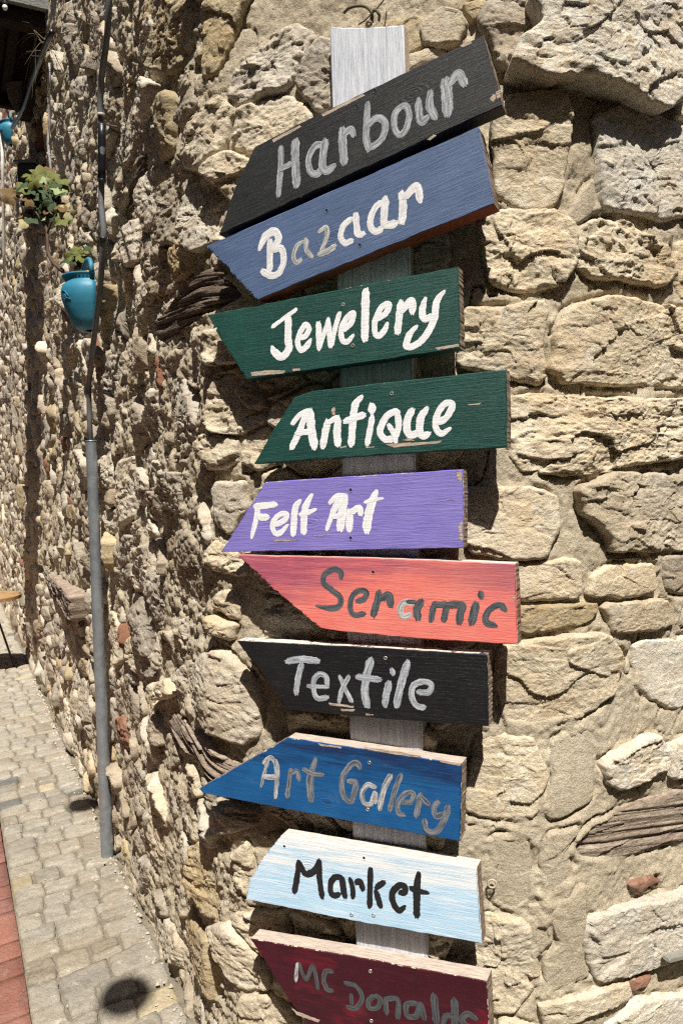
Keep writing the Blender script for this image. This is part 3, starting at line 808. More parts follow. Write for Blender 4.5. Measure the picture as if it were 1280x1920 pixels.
M['edge_red'] = raw_wood('red primer edge', (.20, .055, .03), (.26, .08, .045))

def rimmix(name, main, bare, amt):
    t = NT(name); v = t.coord((1, 1, 1)); f_ = t.ramp(t.noise(v, 34, 7, .75), [(amt, 0), (amt + .03, 1)])
    return t.done(t.mix(f_, main, bare), .6, t.bump(t.noise(v, 200, 4, .6), .001, 1), .3)

def seramic_blend(t, v0, v, col):
    sep = t.n('ShaderNodeSeparateXYZ'); t.l(v0, sep.inputs[0])
    nz = t.noise(v, 7, 5, .6, .6)
    a = t.math('ADD', t.math('MULTIPLY', sep.outputs[0], -1.5), t.math('MULTIPLY', sep.outputs[2], 5.0))
    left = t.ramp(t.math('ADD', t.math('ADD', a, -.10), t.math('MULTIPLY', t.math('SUBTRACT', nz, .5), .9)), [(0.06, 0), (.42, 1)])
    col = t.mix(left, col, (.36, .085, .14))
    right = t.math('ADD', t.math('MULTIPLY', sep.outputs[0], 2.2), t.math('MULTIPLY', sep.outputs[2], 7.0))
    rt = t.ramp(t.math('ADD', t.math('ADD', right, -.35), t.math('MULTIPLY', t.math('SUBTRACT', nz, .5), 1.2)), [(.1, 0), (.75, 1)])
    col = t.mix(t.math('MULTIPLY', rt, .8), col, (.28, .09, .14))
    return col
def market_blend(t, v0, v, col):
    sep = t.n('ShaderNodeSeparateXYZ'); t.l(v0, sep.inputs[0])
    f_ = t.math('ADD', t.math('MULTIPLY', sep.outputs[2], 7), t.math('MULTIPLY', t.math('SUBTRACT', t.noise(v, 9, 6, .7, .6), .5), 2.6))
    return t.mix(t.ramp(f_, [(.05, 0), (.55, 1)]), col, (.80, .80, .80))
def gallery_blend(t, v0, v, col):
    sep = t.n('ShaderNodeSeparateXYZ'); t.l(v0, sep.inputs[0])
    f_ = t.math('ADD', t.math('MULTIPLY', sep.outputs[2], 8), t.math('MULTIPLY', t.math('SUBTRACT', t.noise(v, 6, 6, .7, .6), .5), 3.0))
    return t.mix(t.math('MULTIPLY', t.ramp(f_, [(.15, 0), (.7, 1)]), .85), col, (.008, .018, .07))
def maroon_blend(t, v0, v, col):
    return t.mix(t.math('MULTIPLY', t.ramp(t.noise(t.coord((.7, 1, 3)), 9, 5, .65, .6), [(.55, 0), (.72, 1)]), .8), col, (.20, .006, .022))

def paint_mat(name, a, b, thin=.35):
    """thick brush paint with bristle streaks running along each stroke (UV.v along)"""
    t = NT(name); mp = t.n('ShaderNodeMapping'); mp.inputs['Scale'].default_value = (1, .08, 1); t.l(t.tc.outputs['UV'], mp.inputs[0])
    st = t.noise(mp.outputs[0], 3.6, 6, .78, .35); v = t.coord((.5, 1, 8)); g = t.noise(v, 40, 5, .65)
    col = t.mix(t.ramp(st, [(.40, 0), (.60, 1)]), b, a)
    col = t.mix(t.math('MULTIPLY', t.ramp(g, [(.34, 1), (.46, 0)]), thin), col, tuple(x * .5 for x in b))
    n = t.bump(st, .0006, .8); n = t.bump(g, .0010, .8, n)
    return t.done(col, .42, n, .45)
P_GREYWHITE = paint_mat('streaked grey white paint', (.46, .48, .52), (.12, .13, .145))
P_WHITE = paint_mat('thick white paint', (.84, .85, .88), (.66, .67, .70), .25)
P_BLUEWHITE = paint_mat('white paint over blue', (.80, .80, .80), (.52, .52, .55), .3)
P_MIXGREY = paint_mat('smeared grey and white paint', (.62, .62, .60), (.12, .125, .13))
P_CHAR = paint_mat('charcoal paint with pale streaks', (.13, .145, .16), (.035, .042, .052), .2)
P_PALEGREY = paint_mat('pale smeared paint', (.66, .64, .64), (.20, .20, .21), .2)
P_BLACK = paint_mat('thick black paint', (.022, .023, .026), (.010, .010, .012), .2)
P_TEXT = paint_mat('bluish white paint', (.54, .57, .63), (.16, .18, .21), .3)
P_GAL = paint_mat('grey paint wiped on blue', (.27, .28, .30), (.035, .05, .08), .25)
P_GALW = paint_mat('white and grey paint wiped on blue', (.60, .60, .59), (.07, .08, .11), .25)
P_MAR = paint_mat('dull grey green paint', (.095, .11, .12), (.03, .03, .035), .3)

SIGNS = []
def letter_mesh(strokes, w2l, mat, parent, seed, th=.00006):
    """strokes: lists of (px,py,width_px); flat brush ribbons with ragged bristle ends"""
    rs = random.Random(seed); bm = bmesh.new(); uvl = bm.loops.layers.uv.new('UVMap'); LN_ = 9
    for k, st in enumerate(strokes):
        P = [w2l(x, y) for x, y, w in st]; wid = [w for _, _, w in st]
        pts = [(p[0], p[1], w) for p, w in zip(P, wid)]
        C = catmull(pts, .0022); n = len(C)
        if n < 3: C = catmull([pts[0], pts[-1]], .001); n = len(C)
        C = np.array(C); T = np.gradient(C[:, :2], axis=0); T /= np.linalg.norm(T, axis=1)[:, None] + 1e-9
        N = np.stack([-T[:, 1], T[:, 0]], 1)
        L = np.concatenate([[0], np.cumsum(np.linalg.norm(np.diff(C[:, :2], axis=0), axis=1))])
        ph = rs.uniform(0, 99); base = -(.00025 + .00025 * k)
        j0 = [rs.uniform(-1, 1) for _ in range(LN_)]; j1 = [rs.uniform(-1, 1) for _ in range(LN_)]
        rows = []
        for i in range(n):
            t = i / (n - 1); end = min(L[i], L[-1] - L[i]) / (C[i, 2] * .5 + 1e-6)
            taper = .72 + .28 * min(1, end * 1.3)
            wv = C[i, 2] * .5 * taper * (1 + .10 * vnoise(np.array(L[i] / .010 + ph), np.array(.3)))
            r_ = []
            for j in range(LN_):
                q = j / (LN_ - 1) * 2 - 1
                edge_j = (.10 * C[i, 2] * float(vnoise(np.array(L[i] / .0035 + ph), np.array(q * 3.0)))) if abs(q) == 1 else 0
                off = T[i] * ((j0[j] if i == 0 else j1[j] if i == n - 1 else 0) * C[i, 2] * .16)
                rnd_end = (-T[i] if i == 0 else T[i]) * (math.sqrt(max(0, 1 - q * q)) * C[i, 2] * .22) if i in (0, n - 1) else 0
                xy = C[i, :2] + N[i] * (q * wv + edge_j) + off + rnd_end
                hgt = base - th * (1 - abs(q) ** 4) * (.6 + .5 * float(vnoise(np.array(q * 4 + ph), np.array(L[i] / .02))))
                r_.append((bm.verts.new((xy[0], hgt if abs(q) < 1 else base + .0001, xy[1])), (j / (LN_ - 1) * C[i, 2] / .012, L[i] / .012 + ph)))
            rows.append(r_)
        for a, b in zip(rows, rows[1:]):
            for j in range(LN_ - 1):
                q = (a[j], a[j + 1], b[j + 1], b[j])
                f = bm.faces.new([x[0] for x in q]); f.smooth = True
                for lp, x in zip(f.loops, q): lp[uvl].uv = x[1]
                if f.normal.dot(Vector((0, -1, 0))) < 0: pass
    bmesh.ops.recalc_face_normals(bm, faces=bm.faces)
    for f in bm.faces:
        f.normal_update()
        if f.normal.y > 0: f.normal_flip()
    return bm_obj('letter', bm, mat, parent)

def make_sign(name, label, outline, thick, mats, grain_edge, letters, zo, screws=(), chips=(), seed=0, jag=.0012, jseg=()):
    """outline: pixel corners of the front face, clockwise from the top-left; grain_edge: indices (i,j) of the corners giving the grain direction"""
    W3 = [plane_hit(*p) for p in outline]
    c = sum(W3, Vector()) / len(W3)
    gdir = (W3[grain_edge[1]] - W3[grain_edge[0]]).normalized()
    yv = -BNv; zv = gdir.cross(yv).normalized()
    if zv.z < 0: zv = -zv
    xv = yv.cross(zv).normalized()
    Mx = Matrix((xv, yv, zv)).transposed().to_4x4(); Mx.translation = c
    root = thing(name, label, 'sign', group='arrow signs on the white plank'); root.matrix_world = Mx
    inv = Mx.inverted()
    loc = lambda p: (lambda q: (q.x, q.z))(inv @ p)
    P2 = [loc(p) for p in W3]; n = len(P2); rs = random.Random(seed)
    loop, typ = [], []
    for i in range(n):
        a, b = np.array(P2[i]), np.array(P2[(i + 1) % n]); L = np.linalg.norm(b - a)
        horiz = abs((b - a)[0]) / L > .93
        step = .018 if horiz else .0035; k = max(1, int(L / step))
        ang = abs((b - a)[0]) / L
        for q in range(k):
            p = a + (b - a) * q / k
            if 0 < q: 
                if horiz: p = p + np.array([0, rs.uniform(-.0006, .0006)])
                else:
                    amp = jag * (2.2 if i in jseg else (.45 if (b - a)[1] < 0 and p[0] > 0 else 1.0))
                    p = p + np.array([rs.uniform(-amp, amp), 0])
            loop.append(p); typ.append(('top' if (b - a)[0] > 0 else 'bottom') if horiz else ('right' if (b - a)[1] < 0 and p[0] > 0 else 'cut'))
    A = np.array(loop); m = len(A)
    sm = np.array(P2); 
    Tn = np.roll(A, -3, 0) - np.roll(A, 3, 0); Tn /= np.linalg.norm(Tn, axis=1)[:, None]
    cen = A.mean(0); Nn = np.stack([Tn[:, 1], -Tn[:, 0]], 1)
    s_ = np.sign(np.sum(Nn * (cen - A), axis=1)); Nn *= s_[:, None]
    ins = A + Nn * np.array([rs.uniform(.0009, .0022) for _ in range(m)])[:, None]
    bm = bmesh.new()
    v0 = [bm.verts.new((p[0], 0, p[1])) for p in ins]
    v1 = [bm.verts.new((p[0], .0016, p[1])) for p in A]
    v2 = [bm.verts.new((p[0] + rs.uniform(-.0008, .0008), thick, p[1])) for p in A]
    f = bm.faces.new(v0); f.material_index = 0
    for i in range(m):
        j = (i + 1) % m
        r = bm.faces.new((v0[i], v1[i], v1[j], v0[j])); r.material_index = 1
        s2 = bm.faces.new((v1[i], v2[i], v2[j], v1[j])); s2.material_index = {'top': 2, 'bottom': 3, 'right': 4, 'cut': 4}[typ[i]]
    bk = bm.faces.new(v2[::-1]); bk.material_index = 3
    bmesh.ops.triangulate(bm, faces=[f, bk])
    bmesh.ops.recalc_face_normals(bm, faces=bm.faces)
    bm_obj('board', bm, None, root, mats=[mats[0], mats[1], mats[2], mats[3], M['raw_end']])
    ox, oy, zs = zo
    def w2l(x, y):
        p = inv @ plane_hit(ox + x / zs, oy + y / zs); return (p.x, p.z)
    pm = np.linalg.norm(np.array(w2l(100, 0)) - np.array(w2l(0, 0))) / 100      # metres per traced pixel
    for li, (mat, strokes) in enumerate(letters):
        st = [[(x, y, w * pm) for (x, y), w in ((p[:2], (p[2] if len(p) > 2 else wd)) for p in s)] for wd, s in strokes]
        letter_mesh(st, w2l, mat, root, seed * 50 + li)
    for (sx, sy, kind) in screws:
        p = inv @ plane_hit(sx, sy)
        bm = bmesh.new(); rads = ((.0006, .0042), (.0011, .0038), (.0011, .0024), (-.0006, .0016)) if kind == 'screw' else ((.0003, .0052), (.0006, .0046), (.0004, .0035), (.0001, .0030))
        rings = []
        for (h, r_) in rads: rings.append([bm.verts.new((p.x + r_ * math.cos(a * math.pi / 7) * (1 + .1 * math.sin(a * 2.1 + sx)), -h if kind == 'screw' else -h, p.z + r_ * math.sin(a * math.pi / 7))) for a in range(14)])
        for a, b in zip(rings, rings[1:]):
            for q in range(14): bm.faces.new((a[q], a[(q + 1) % 14], b[(q + 1) % 14], b[q]))
        ff = bm.faces.new(rings[-1]); ff.material_index = 1
        if kind != 'screw':
            for fc in bm.faces: fc.material_index = 0
            ff.material_index = 1
        bmesh.ops.recalc_face_normals(bm, faces=bm.faces)
        bm_obj('screw' if kind == 'screw' else 'screw_hole', bm, None, root, mats=[M['screw'] if kind == 'screw' else mats[0], M['hole']])
    for ch in chips:                                               # slivers where the paint has come off
        pts = [inv @ plane_hit(x, y) for x, y in ch]
        B = np.array([(p.x, p.z) for p in pts]); out = []
        for a, b in zip(B, np.roll(B, -1, 0)):
            k = max(1, int(np.linalg.norm(b - a) / .004))
            for q in range(k): out.append(a + (b - a) * q / k + (np.array([rs.uniform(-.002, .002), rs.uniform(-.0006, .0006)]) if q else 0))
        bm = bmesh.new(); vv = [bm.verts.new((p[0], -.0004, p[1])) for p in out]; ff = bm.faces.new(vv)
        bmesh.ops.triangulate(bm, faces=[ff]); bmesh.ops.recalc_face_normals(bm, faces=bm.faces)
        bm_obj('bare_wood', bm, M['raw_edge'], root)
    SIGNS.append(root)
    return root
M['screw'] = plain('zinc screw head', (.45, .44, .42), .4, .7)
M['hole'] = plain('dark hole', (.01, .009, .008), .9)

# the white plank
def plank():
    tl, tr = plane_hit(618, 50, -.0405), plane_hit(756, 45, -.0405)
    bl, br = plane_hit(667.5, 1800, -.0405), plane_hit(803, 1812, -.0405)
    ext = .35 
    bl2 = bl + (bl - tl).normalized() * ext; br2 = br + (br - tr).normalized() * ext
    c = (tl + tr + bl2 + br2) / 4; zv = ((tl + tr) - (bl2 + br2)).normalized(); yv = -BNv; xv = yv.cross(zv).normalized()
    Mx = Matrix((xv, yv, zv)).transposed().to_4x4(); Mx.translation = c
    root = thing('signpost_plank', 'tall whitewashed plank fixed upright to the wall carrying the arrow signs', 'post'); root.matrix_world = Mx
    inv = Mx.inverted(); P = [inv @ p for p in (tl, tr, br2, bl2)]
    rs = random.Random(3); loop = []
    for i in range(4):
        a, b = P[i], P[(i + 1) % 4]; k = int((b - a).length / (.02 if i % 2 else .006))
        for q in range(k):
            p = a.lerp(b, q / k); j = rs.uniform(-.0006, .0006) 
            loop.append((p.x + (j if i % 2 else 0), p.z + (0 if i % 2 else -.004 * math.sin(q / k * 3.1) * (i == 0) + j)))
    bm = bmesh.new(); A = np.array(loop); c2 = A.mean(0); m = len(A)
    Tn = np.roll(A, -2, 0) - np.roll(A, 2, 0); Tn /= np.linalg.norm(Tn, axis=1)[:, None]; Nn = np.stack([Tn[:, 1], -Tn[:, 0]], 1)
    Nn *= np.sign(np.sum(Nn * (c2 - A), axis=1))[:, None]
    v0 = [bm.verts.new((p[0], 0, p[1])) for p in A + Nn * .003]; v1 = [bm.verts.new((p[0], .0025, p[1])) for p in A]; v2 = [bm.verts.new((p[0], .030, p[1])) for p in A]
    f = bm.faces.new(v0)
    for i in range(m):
        j = (i + 1) % m; bm.faces.new((v0[i], v1[i], v1[j], v0[j])); s2 = bm.faces.new((v1[i], v2[i], v2[j], v1[j])); s2.material_index = 1
    bk = bm.faces.new(v2[::-1]); bmesh.ops.triangulate(bm, faces=[f, bk]); bmesh.ops.recalc_face_normals(bm, faces=bm.faces)
    t = NT('whitewashed plank'); v = t.coord((9, 1, .45)); g = t.noise(v, 14, 8, .75, .5); g2 = t.noise(v, 60, 6, .7)
    col = t.mix(t.ramp(g, [(.38, 0), (.60, 1)]), (.40, .44, .52), (.68, .70, .75))
    col = t.mix(t.math('MULTIPLY', t.ramp(g2, [(.34, 1), (.46, 0)]), .5), col, (.30, .33, .38))
    col = t.mix(t.math('MULTIPLY', t.ramp(t.noise(t.coord(), 20, 7, .8), [(.62, 0), (.70, 1)]), .5), col, (.26, .25, .27))
    wm = t.done(col, .6, t.bump(g2, .0015, 1, t.bump(g, .002, 1)), .3)
    bm_obj('plank', bm, None, root, mats=[wm, M['raw_edge']])
plank()

HB = painted_wood('charcoal sign paint', (.012, .0135, .0145), (.018, .020, .021), (.010, .011, .012), 1.0)
BZ = painted_wood('faded blue sign paint', (.062, .100, .195), (.078, .122, .235), (.035, .048, .095), 1.1, (.13, .19, .32), .4)
GR = painted_wood('dark green sign paint', (.005, .044, .037), (.008, .060, .049), (.003, .024, .022), 1.2)
PU = painted_wood('purple sign paint', (.185, .155, .47), (.22, .185, .53), (.10, .08, .26), 1.1, (.30, .26, .60), .4, .02)
SE = painted_wood('coral sign paint', (.70, .165, .145), (.74, .215, .175), (.46, .10, .10), .9, (.80, .31, .25), .35, 0, blend=seramic_blend)
TX = painted_wood('black sign paint', (.007, .007, .009), (.011, .011, .013), (.006, .006, .007), 1.0)
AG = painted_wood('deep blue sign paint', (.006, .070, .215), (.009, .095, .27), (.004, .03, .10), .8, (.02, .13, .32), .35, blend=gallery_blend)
MK = painted_wood('pale sky blue sign paint', (.40, .60, .80), (.46, .66, .84), (.30, .46, .66), .8, (.76, .80, .84), .65, blend=market_blend)
MC = painted_wood('dark maroon sign paint', (.036, .004, .010), (.050, .005, .013), (.02, .004, .008), .9, (.11, .015, .03), .25, .015, blend=maroon_blend)

G, B_, Wt, Wb = P_GREYWHITE, P_BLACK, P_WHITE, P_BLUEWHITE
make_sign('arrow_sign', 'charcoal arrow board with grey lettering reading Harbour, topmost on the plank',
 [(478, 275), (560, 232), (905, 65), (924, 130), (941, 197), (840, 243), (411, 440), (440, 352)], .040,
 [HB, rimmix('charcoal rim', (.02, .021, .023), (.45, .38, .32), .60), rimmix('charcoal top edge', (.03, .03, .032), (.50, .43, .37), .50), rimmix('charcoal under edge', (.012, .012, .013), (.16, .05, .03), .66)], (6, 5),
 [(G, [(34, [(85, 530), (84, 640), (70, 822)]), (48, [(172, 487), (172, 620), (180, 765)]), (30, [(80, 668), (150, 628)])]),
  (G, [(36, [(345, 515), (290, 525), (252, 600), (262, 675), (300, 692), (335, 655)]), (44, [(352, 487), (338, 580), (336, 650), (362, 672), (408, 640, 30)])]),
  (G, [(44, [(455, 417), (455, 500), (465, 635)]), (36, [(462, 455), (505, 420), (522, 465)])]),
  (G, [(38, [(605, 260, 26), (600, 380), (596, 470), (612, 550)]), (36, [(605, 405), (660, 355), (710, 390), (690, 480), (622, 540)])]),
  (G, [(32, [(805, 285), (770, 330), (765, 410), (795, 458), (835, 420), (852, 340), (835, 285), (795, 290)])]),
  (G, [(38, [(910, 237, 22), (910, 300), (925, 378), (965, 350)]), (40, [(982, 192, 26), (975, 280), (1012, 358)])]),
  (G, [(54, [(1068, 127), (1080, 220), (1085, 335)]), (42, [(1098, 155), (1145, 92), (1188, 160)])])],
 (500, 110, 3.2), [(702, 171, 'hole'), (668, 200, 'hole')],
 [[(602, 214), (680, 176), (684, 179), (606, 219)], [(510, 262), (562, 235), (565, 238), (513, 267)], [(800, 262), (812, 252), (818, 254), (806, 263)], [(862, 86), (882, 76), (884, 82), (866, 89)],
  [(917, 186), (924, 176), (930, 180), (924, 192)], [(929, 172), (937, 168), (939, 182), (931, 186)]], 1)
make_sign('arrow_sign', 'faded blue arrow board with white lettering reading Bazaar, tilted up under the charcoal one',
 [(388, 461), (896, 237), (912, 310), (926, 382), (840, 416), (483, 562)], .048,
 [BZ, rimmix('blue rim', (.09, .13, .28), (.40, .32, .28), .62), rimmix('blue top edge', (.09, .13, .28), (.4, .33, .3), .6), M['edge_red']], (5, 4),
 [(Wb, [(48, [(92, 530, 26), (130, 445), (190, 407), (222, 450), (190, 530)]), (40, [(165, 460), (163, 670)]), (40, [(185, 530), (240, 520), (256, 600), (225, 680), (170, 702), (112, 668)])]),
  (P_MIXGREY, [(26, [(390, 470), (345, 500), (322, 570), (340, 612), (375, 590)]), (30, [(405, 455), (410, 530), (448, 578)])]),
  (P_MIXGREY, [(28, [(490, 410), (538, 378), (542, 440), (505, 535)]), (34, [(488, 560), (550, 535), (600, 500)])]),
  (Wb, [(34, [(708, 318), (655, 365), (635, 440), (665, 482), (715, 462)]), (38, [(735, 285), (740, 360), (752, 425), (792, 418)])]),
  (Wb, [(36, [(910, 207), (862, 250), (832, 330), (842, 388), (880, 405), (912, 375)]), (44, [(932, 182), (926, 280), (925, 350), (960, 362), (1008, 348)])]),
  (Wb, [(44, [(1038, 145), (1050, 240), (1040, 350)]), (44, [(1060, 182), (1140, 105), (1165, 200)])])],
 (460, 320, 3.5556), [(674, 460, 'hole'), (612, 395, 'hole')], [], 2, .0016, (5,))
make_sign('arrow_sign', 'dark green arrow board with white lettering reading Jewelery, under the blue one',
 [(390, 590), (620, 546), (858, 500), (861, 575), (862, 653), (640, 686), (462, 711), (425, 652)], .034,
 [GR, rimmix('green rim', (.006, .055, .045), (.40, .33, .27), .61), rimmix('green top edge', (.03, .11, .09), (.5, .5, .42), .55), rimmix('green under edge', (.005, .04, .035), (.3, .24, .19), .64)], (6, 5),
 [(Wt, [(24, [(72, 332), (165, 262), (235, 212)]), (46, [(182, 262), (178, 400), (182, 478), (135, 530), (90, 500), (70, 462, 24)])]),
  (Wt, [(34, [(258, 402), (292, 392), (318, 345), (292, 318), (255, 375), (242, 440), (268, 485), (308, 450), (330, 410, 18)])]),
  (Wt, [(36, [(380, 300), (384, 400), (386, 480)]), (26, [(388, 470), (450, 272)]), (34, [(445, 290), (462, 465)]), (30, [(466, 460), (492, 340), (522, 235)])]),
  (Wt, [(34, [(548, 352), (598, 300), (612, 240), (565, 275), (530, 355), (542, 420), (575, 428), (614, 382, 18)])]),
  (Wt, [(48, [(708, 72, 18), (694, 110), (692, 250), (688, 420)])]),
  (Wt, [(34, [(772, 282), (832, 235), (850, 182), (800, 200), (757, 290), (757, 370), (782, 392), (820, 350), (842, 300, 18)])]),
  (Wt, [(42, [(930, 162), (915, 280), (905, 375)]), (42, [(932, 225), (1000, 155), (1006, 240)])]),
  (Wt, [(38, [(1092, 138, 24), (1072, 215), (1085, 278), (1140, 255)]), (38, [(1222, 88, 16), (1168, 160), (1150, 280), (1090, 395), (1015, 458), (966, 455), (985, 385), (1036, 322, 20)])])],
 (490, 520, 3.5556), [(643, 571, 'screw'), (661, 648, 'screw')],
 [[(470, 698), (505, 694), (535, 695), (532, 700), (472, 705)], [(815, 652), (850, 646), (860, 645), (860, 650), (820, 656)], [(548, 692), (562, 690), (563, 694), (549, 696)]], 3, .0016, (6, 7))
make_sign('arrow_sign', 'dark green arrow board with white lettering reading Antique, wider and pushed to the right',
 [(585, 733), (760, 713), (948, 693), (950, 765), (950, 838), (720, 852), (477, 870), (510, 810), (552, 745)], .034,
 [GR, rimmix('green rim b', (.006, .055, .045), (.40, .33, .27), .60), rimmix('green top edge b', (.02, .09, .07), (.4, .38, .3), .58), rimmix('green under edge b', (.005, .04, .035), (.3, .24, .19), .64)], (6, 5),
 [(Wt, [(32, [(102, 236), (158, 172), (222, 142)]), (42, [(198, 165), (150, 290), (95, 405)]), (56, [(222, 142), (235, 280), (255, 400)]), (38, [(130, 298), (240, 290)])]),
  (Wt, [(46, [(345, 215), (325, 310), (310, 400)]), (32, [(345, 232), (400, 197), (420, 200)]), (48, [(415, 192), (410, 300), (415, 385)])]),
  (Wt, [(44, [(582, 45, 26), (532, 110), (515, 250), (505, 385)]), (40, [(460, 220), (530, 195), (600, 172)])]),
  (Wt, [(50, [(646, 102), (648, 158)]), (38, [(650, 185), (630, 300), (615, 380)])]),
  (Wt, [(40, [(830, 162), (796, 155), (740, 195), (702, 290), (740, 342), (800, 328), (830, 250), (822, 170)]), (32, [(760, 242), (795, 300), (812, 362)])]),
  (Wt, [(44, [(925, 137), (890, 210), (890, 288), (920, 315), (975, 288)]), (46, [(1030, 125, 26), (985, 190), (975, 288), (1000, 318), (1045, 300, 26)])]),
  (Wt, [(38, [(1092, 232), (1160, 190), (1198, 105), (1150, 98), (1100, 160), (1082, 250), (1120, 302), (1188, 265, 20)])])],
 (520, 730, 3.6571), [(734, 738, 'screw')],
 [[(722, 833), (760, 830), (800, 829), (828, 826), (822, 831), (770, 836), (738, 839)], [(750, 826), (764, 821), (778, 826)], [(637, 838), (649, 836), (650, 839), (638, 841)], [(685, 838), (702, 837), (702, 839), (686, 840)], [(876, 758), (890, 757), (902, 755), (898, 759), (880, 760)], [(622, 766), (627, 763), (628, 778), (623, 778)]], 4)
make_sign('arrow_sign', 'purple arrow board with white lettering reading Felt Art',
 [(497, 904), (690, 891), (868, 880), (869, 955), (868, 1027), (640, 1032), (415, 1035), (455, 970)], .030,
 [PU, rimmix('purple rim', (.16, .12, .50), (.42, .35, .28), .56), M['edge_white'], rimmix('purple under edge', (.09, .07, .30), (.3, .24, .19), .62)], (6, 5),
 [(Wt, [(44, [(145, 205), (138, 300), (95, 480, 28)]), (48, [(120, 220), (300, 202)]), (52, [(150, 308), (235, 308)])]),
  (Wt, [(40, [(290, 372), (368, 332), (385, 285), (330, 285), (272, 350), (282, 430), (330, 438), (398, 368, 20)])]),
  (Wt, [(48, [(502, 165, 26), (455, 240), (440, 455)])]),
  (Wt, [(52, [(597, 115, 24), (542, 220), (530, 330), (525, 445)]), (38, [(495, 290), (560, 270), (632, 240, 18)])]),
  (Wt, [(34, [(738, 192), (800, 132), (872, 128)]), (44, [(830, 145), (780, 240), (715, 415, 28)]), (60, [(870, 125), (845, 250), (830, 415)]), (34, [(770, 310), (850, 282)])]),
  (Wt, [(54, [(895, 250), (905, 330), (900, 418)]), (44, [(915, 270), (985, 230), (1000, 290)])]),
  (Wt, [(62, [(1130, 87, 30), (1092, 180), (1060, 300), (1045, 430)]), (26, [(1030, 185), (1100, 165), (1185, 150, 16)])])],
 (450, 900, 4.4138), [(657, 919, 'hole'), (657, 1009, 'hole')],
 [[(512, 1012), (545, 1010), (560, 1013), (520, 1015)], [(585, 1004), (620, 1002), (600, 1006)], [(836, 936), (852, 936), (852, 938), (837, 938)], [(854, 884), (864, 882), (866, 900), (862, 905)], [(860, 985), (867, 975), (866, 1015), (860, 1010)]], 5, .0012)
make_sign('arrow_sign', 'coral and mauve arrow board with dark lettering reading Seramic',
 [(446, 1040), (700, 1046), (965, 1057), (968, 1130), (970, 1209), (800, 1199), (640, 1184), (602, 1178), (525, 1115)], .034,
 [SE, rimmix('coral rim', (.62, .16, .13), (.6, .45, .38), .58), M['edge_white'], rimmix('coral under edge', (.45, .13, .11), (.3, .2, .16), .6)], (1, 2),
 [(P_CHAR, [(34, [(195, 112), (192, 72), (150, 57), (97, 87), (87, 140), (150, 195), (190, 232), (185, 280), (130, 298), (40, 282, 14)])]),
  (P_CHAR, [(32, [(290, 252), (332, 242), (352, 200), (310, 188), (265, 220), (250, 290), (275, 338), (340, 330)])]),
  (P_CHAR, [(40, [(430, 195), (415, 260), (390, 345)]), (42, [(440, 240), (490, 217), (500, 285)])]),
  (P_PALEGREY, [(36, [(640, 262), (582, 262), (557, 310), (577, 348), (620, 335)])]),
  (P_CHAR, [(46, [(690, 250), (662, 300), (665, 365)]), (22, [(600, 255), (655, 258)])]),
  (P_CHAR, [(34, [(775, 262), (757, 310), (747, 375)]), (36, [(782, 277), (842, 275), (837, 310), (825, 375)]), (42, [(852, 275), (935, 277), (927, 330), (922, 385)])]),
  (P_CHAR, [(36, [(1052, 197), (1055, 232)]), (44, [(1025, 265), (1010, 330), (995, 390)])]),
  (P_CHAR, [(34, [(1205, 310), (1170, 277), (1112, 302), (1082, 350), (1092, 388), (1145, 405)])])],
 (580, 1050, 3.2821), [(699, 1073, 'hole')], [[(958, 1120), (966, 1117), (966, 1126)]], 6, .0018, (7, 8))
make_sign('arrow_sign', 'black arrow board with bluish white lettering reading Textile',
 [(445, 1201), (680, 1213), (913, 1227), (915, 1290), (915, 1362), (730, 1349), (537, 1330), (490, 1262)], .036,
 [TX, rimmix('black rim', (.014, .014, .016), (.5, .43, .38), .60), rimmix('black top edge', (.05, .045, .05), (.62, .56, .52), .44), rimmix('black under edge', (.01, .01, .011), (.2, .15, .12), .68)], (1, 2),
 [(P_TEXT, [(46, [(67, 127), (180, 107), (320, 122)]), (44, [(190, 140), (160, 250), (145, 375)])]),
  (P_TEXT, [(28, [(232, 315), (320, 320), (392, 322)]), (38, [(388, 308), (375, 242), (330, 222), (285, 262), (280, 340), (310, 408), (390, 402)])]),
  (P_TEXT, [(32, [(480, 237), (520, 330), (578, 440)]), (32, [(555, 237), (500, 340), (475, 440)])]),
  (P_TEXT, [(56, [(725, 107), (690, 230), (675, 350), (695, 475)]), (42, [(612, 242), (700, 255), (798, 265)])]),
  (P_TEXT, [(42, [(885, 187), (895, 225)]), (48, [(865, 282), (845, 370), (830, 470)])]),
  (P_TEXT, [(52, [(1010, 127), (960, 280), (920, 470)])]),
  (P_TEXT, [(40, [(1085, 362), (1170, 360), (1187, 300), (1120, 282), (1052, 312), (1037, 390), (1077, 468), (1140, 480)])])],
 (520, 1210, 4.129), [(722, 1234, 'screw')],
 [[(616, 1317), (640, 1320), (664, 1324), (662, 1327), (618, 1322)], [(638, 1329), (666, 1330), (662, 1334), (640, 1333)], [(685, 1338), (700, 1339), (700, 1341), (686, 1341)]], 7, .0016, (6, 7))
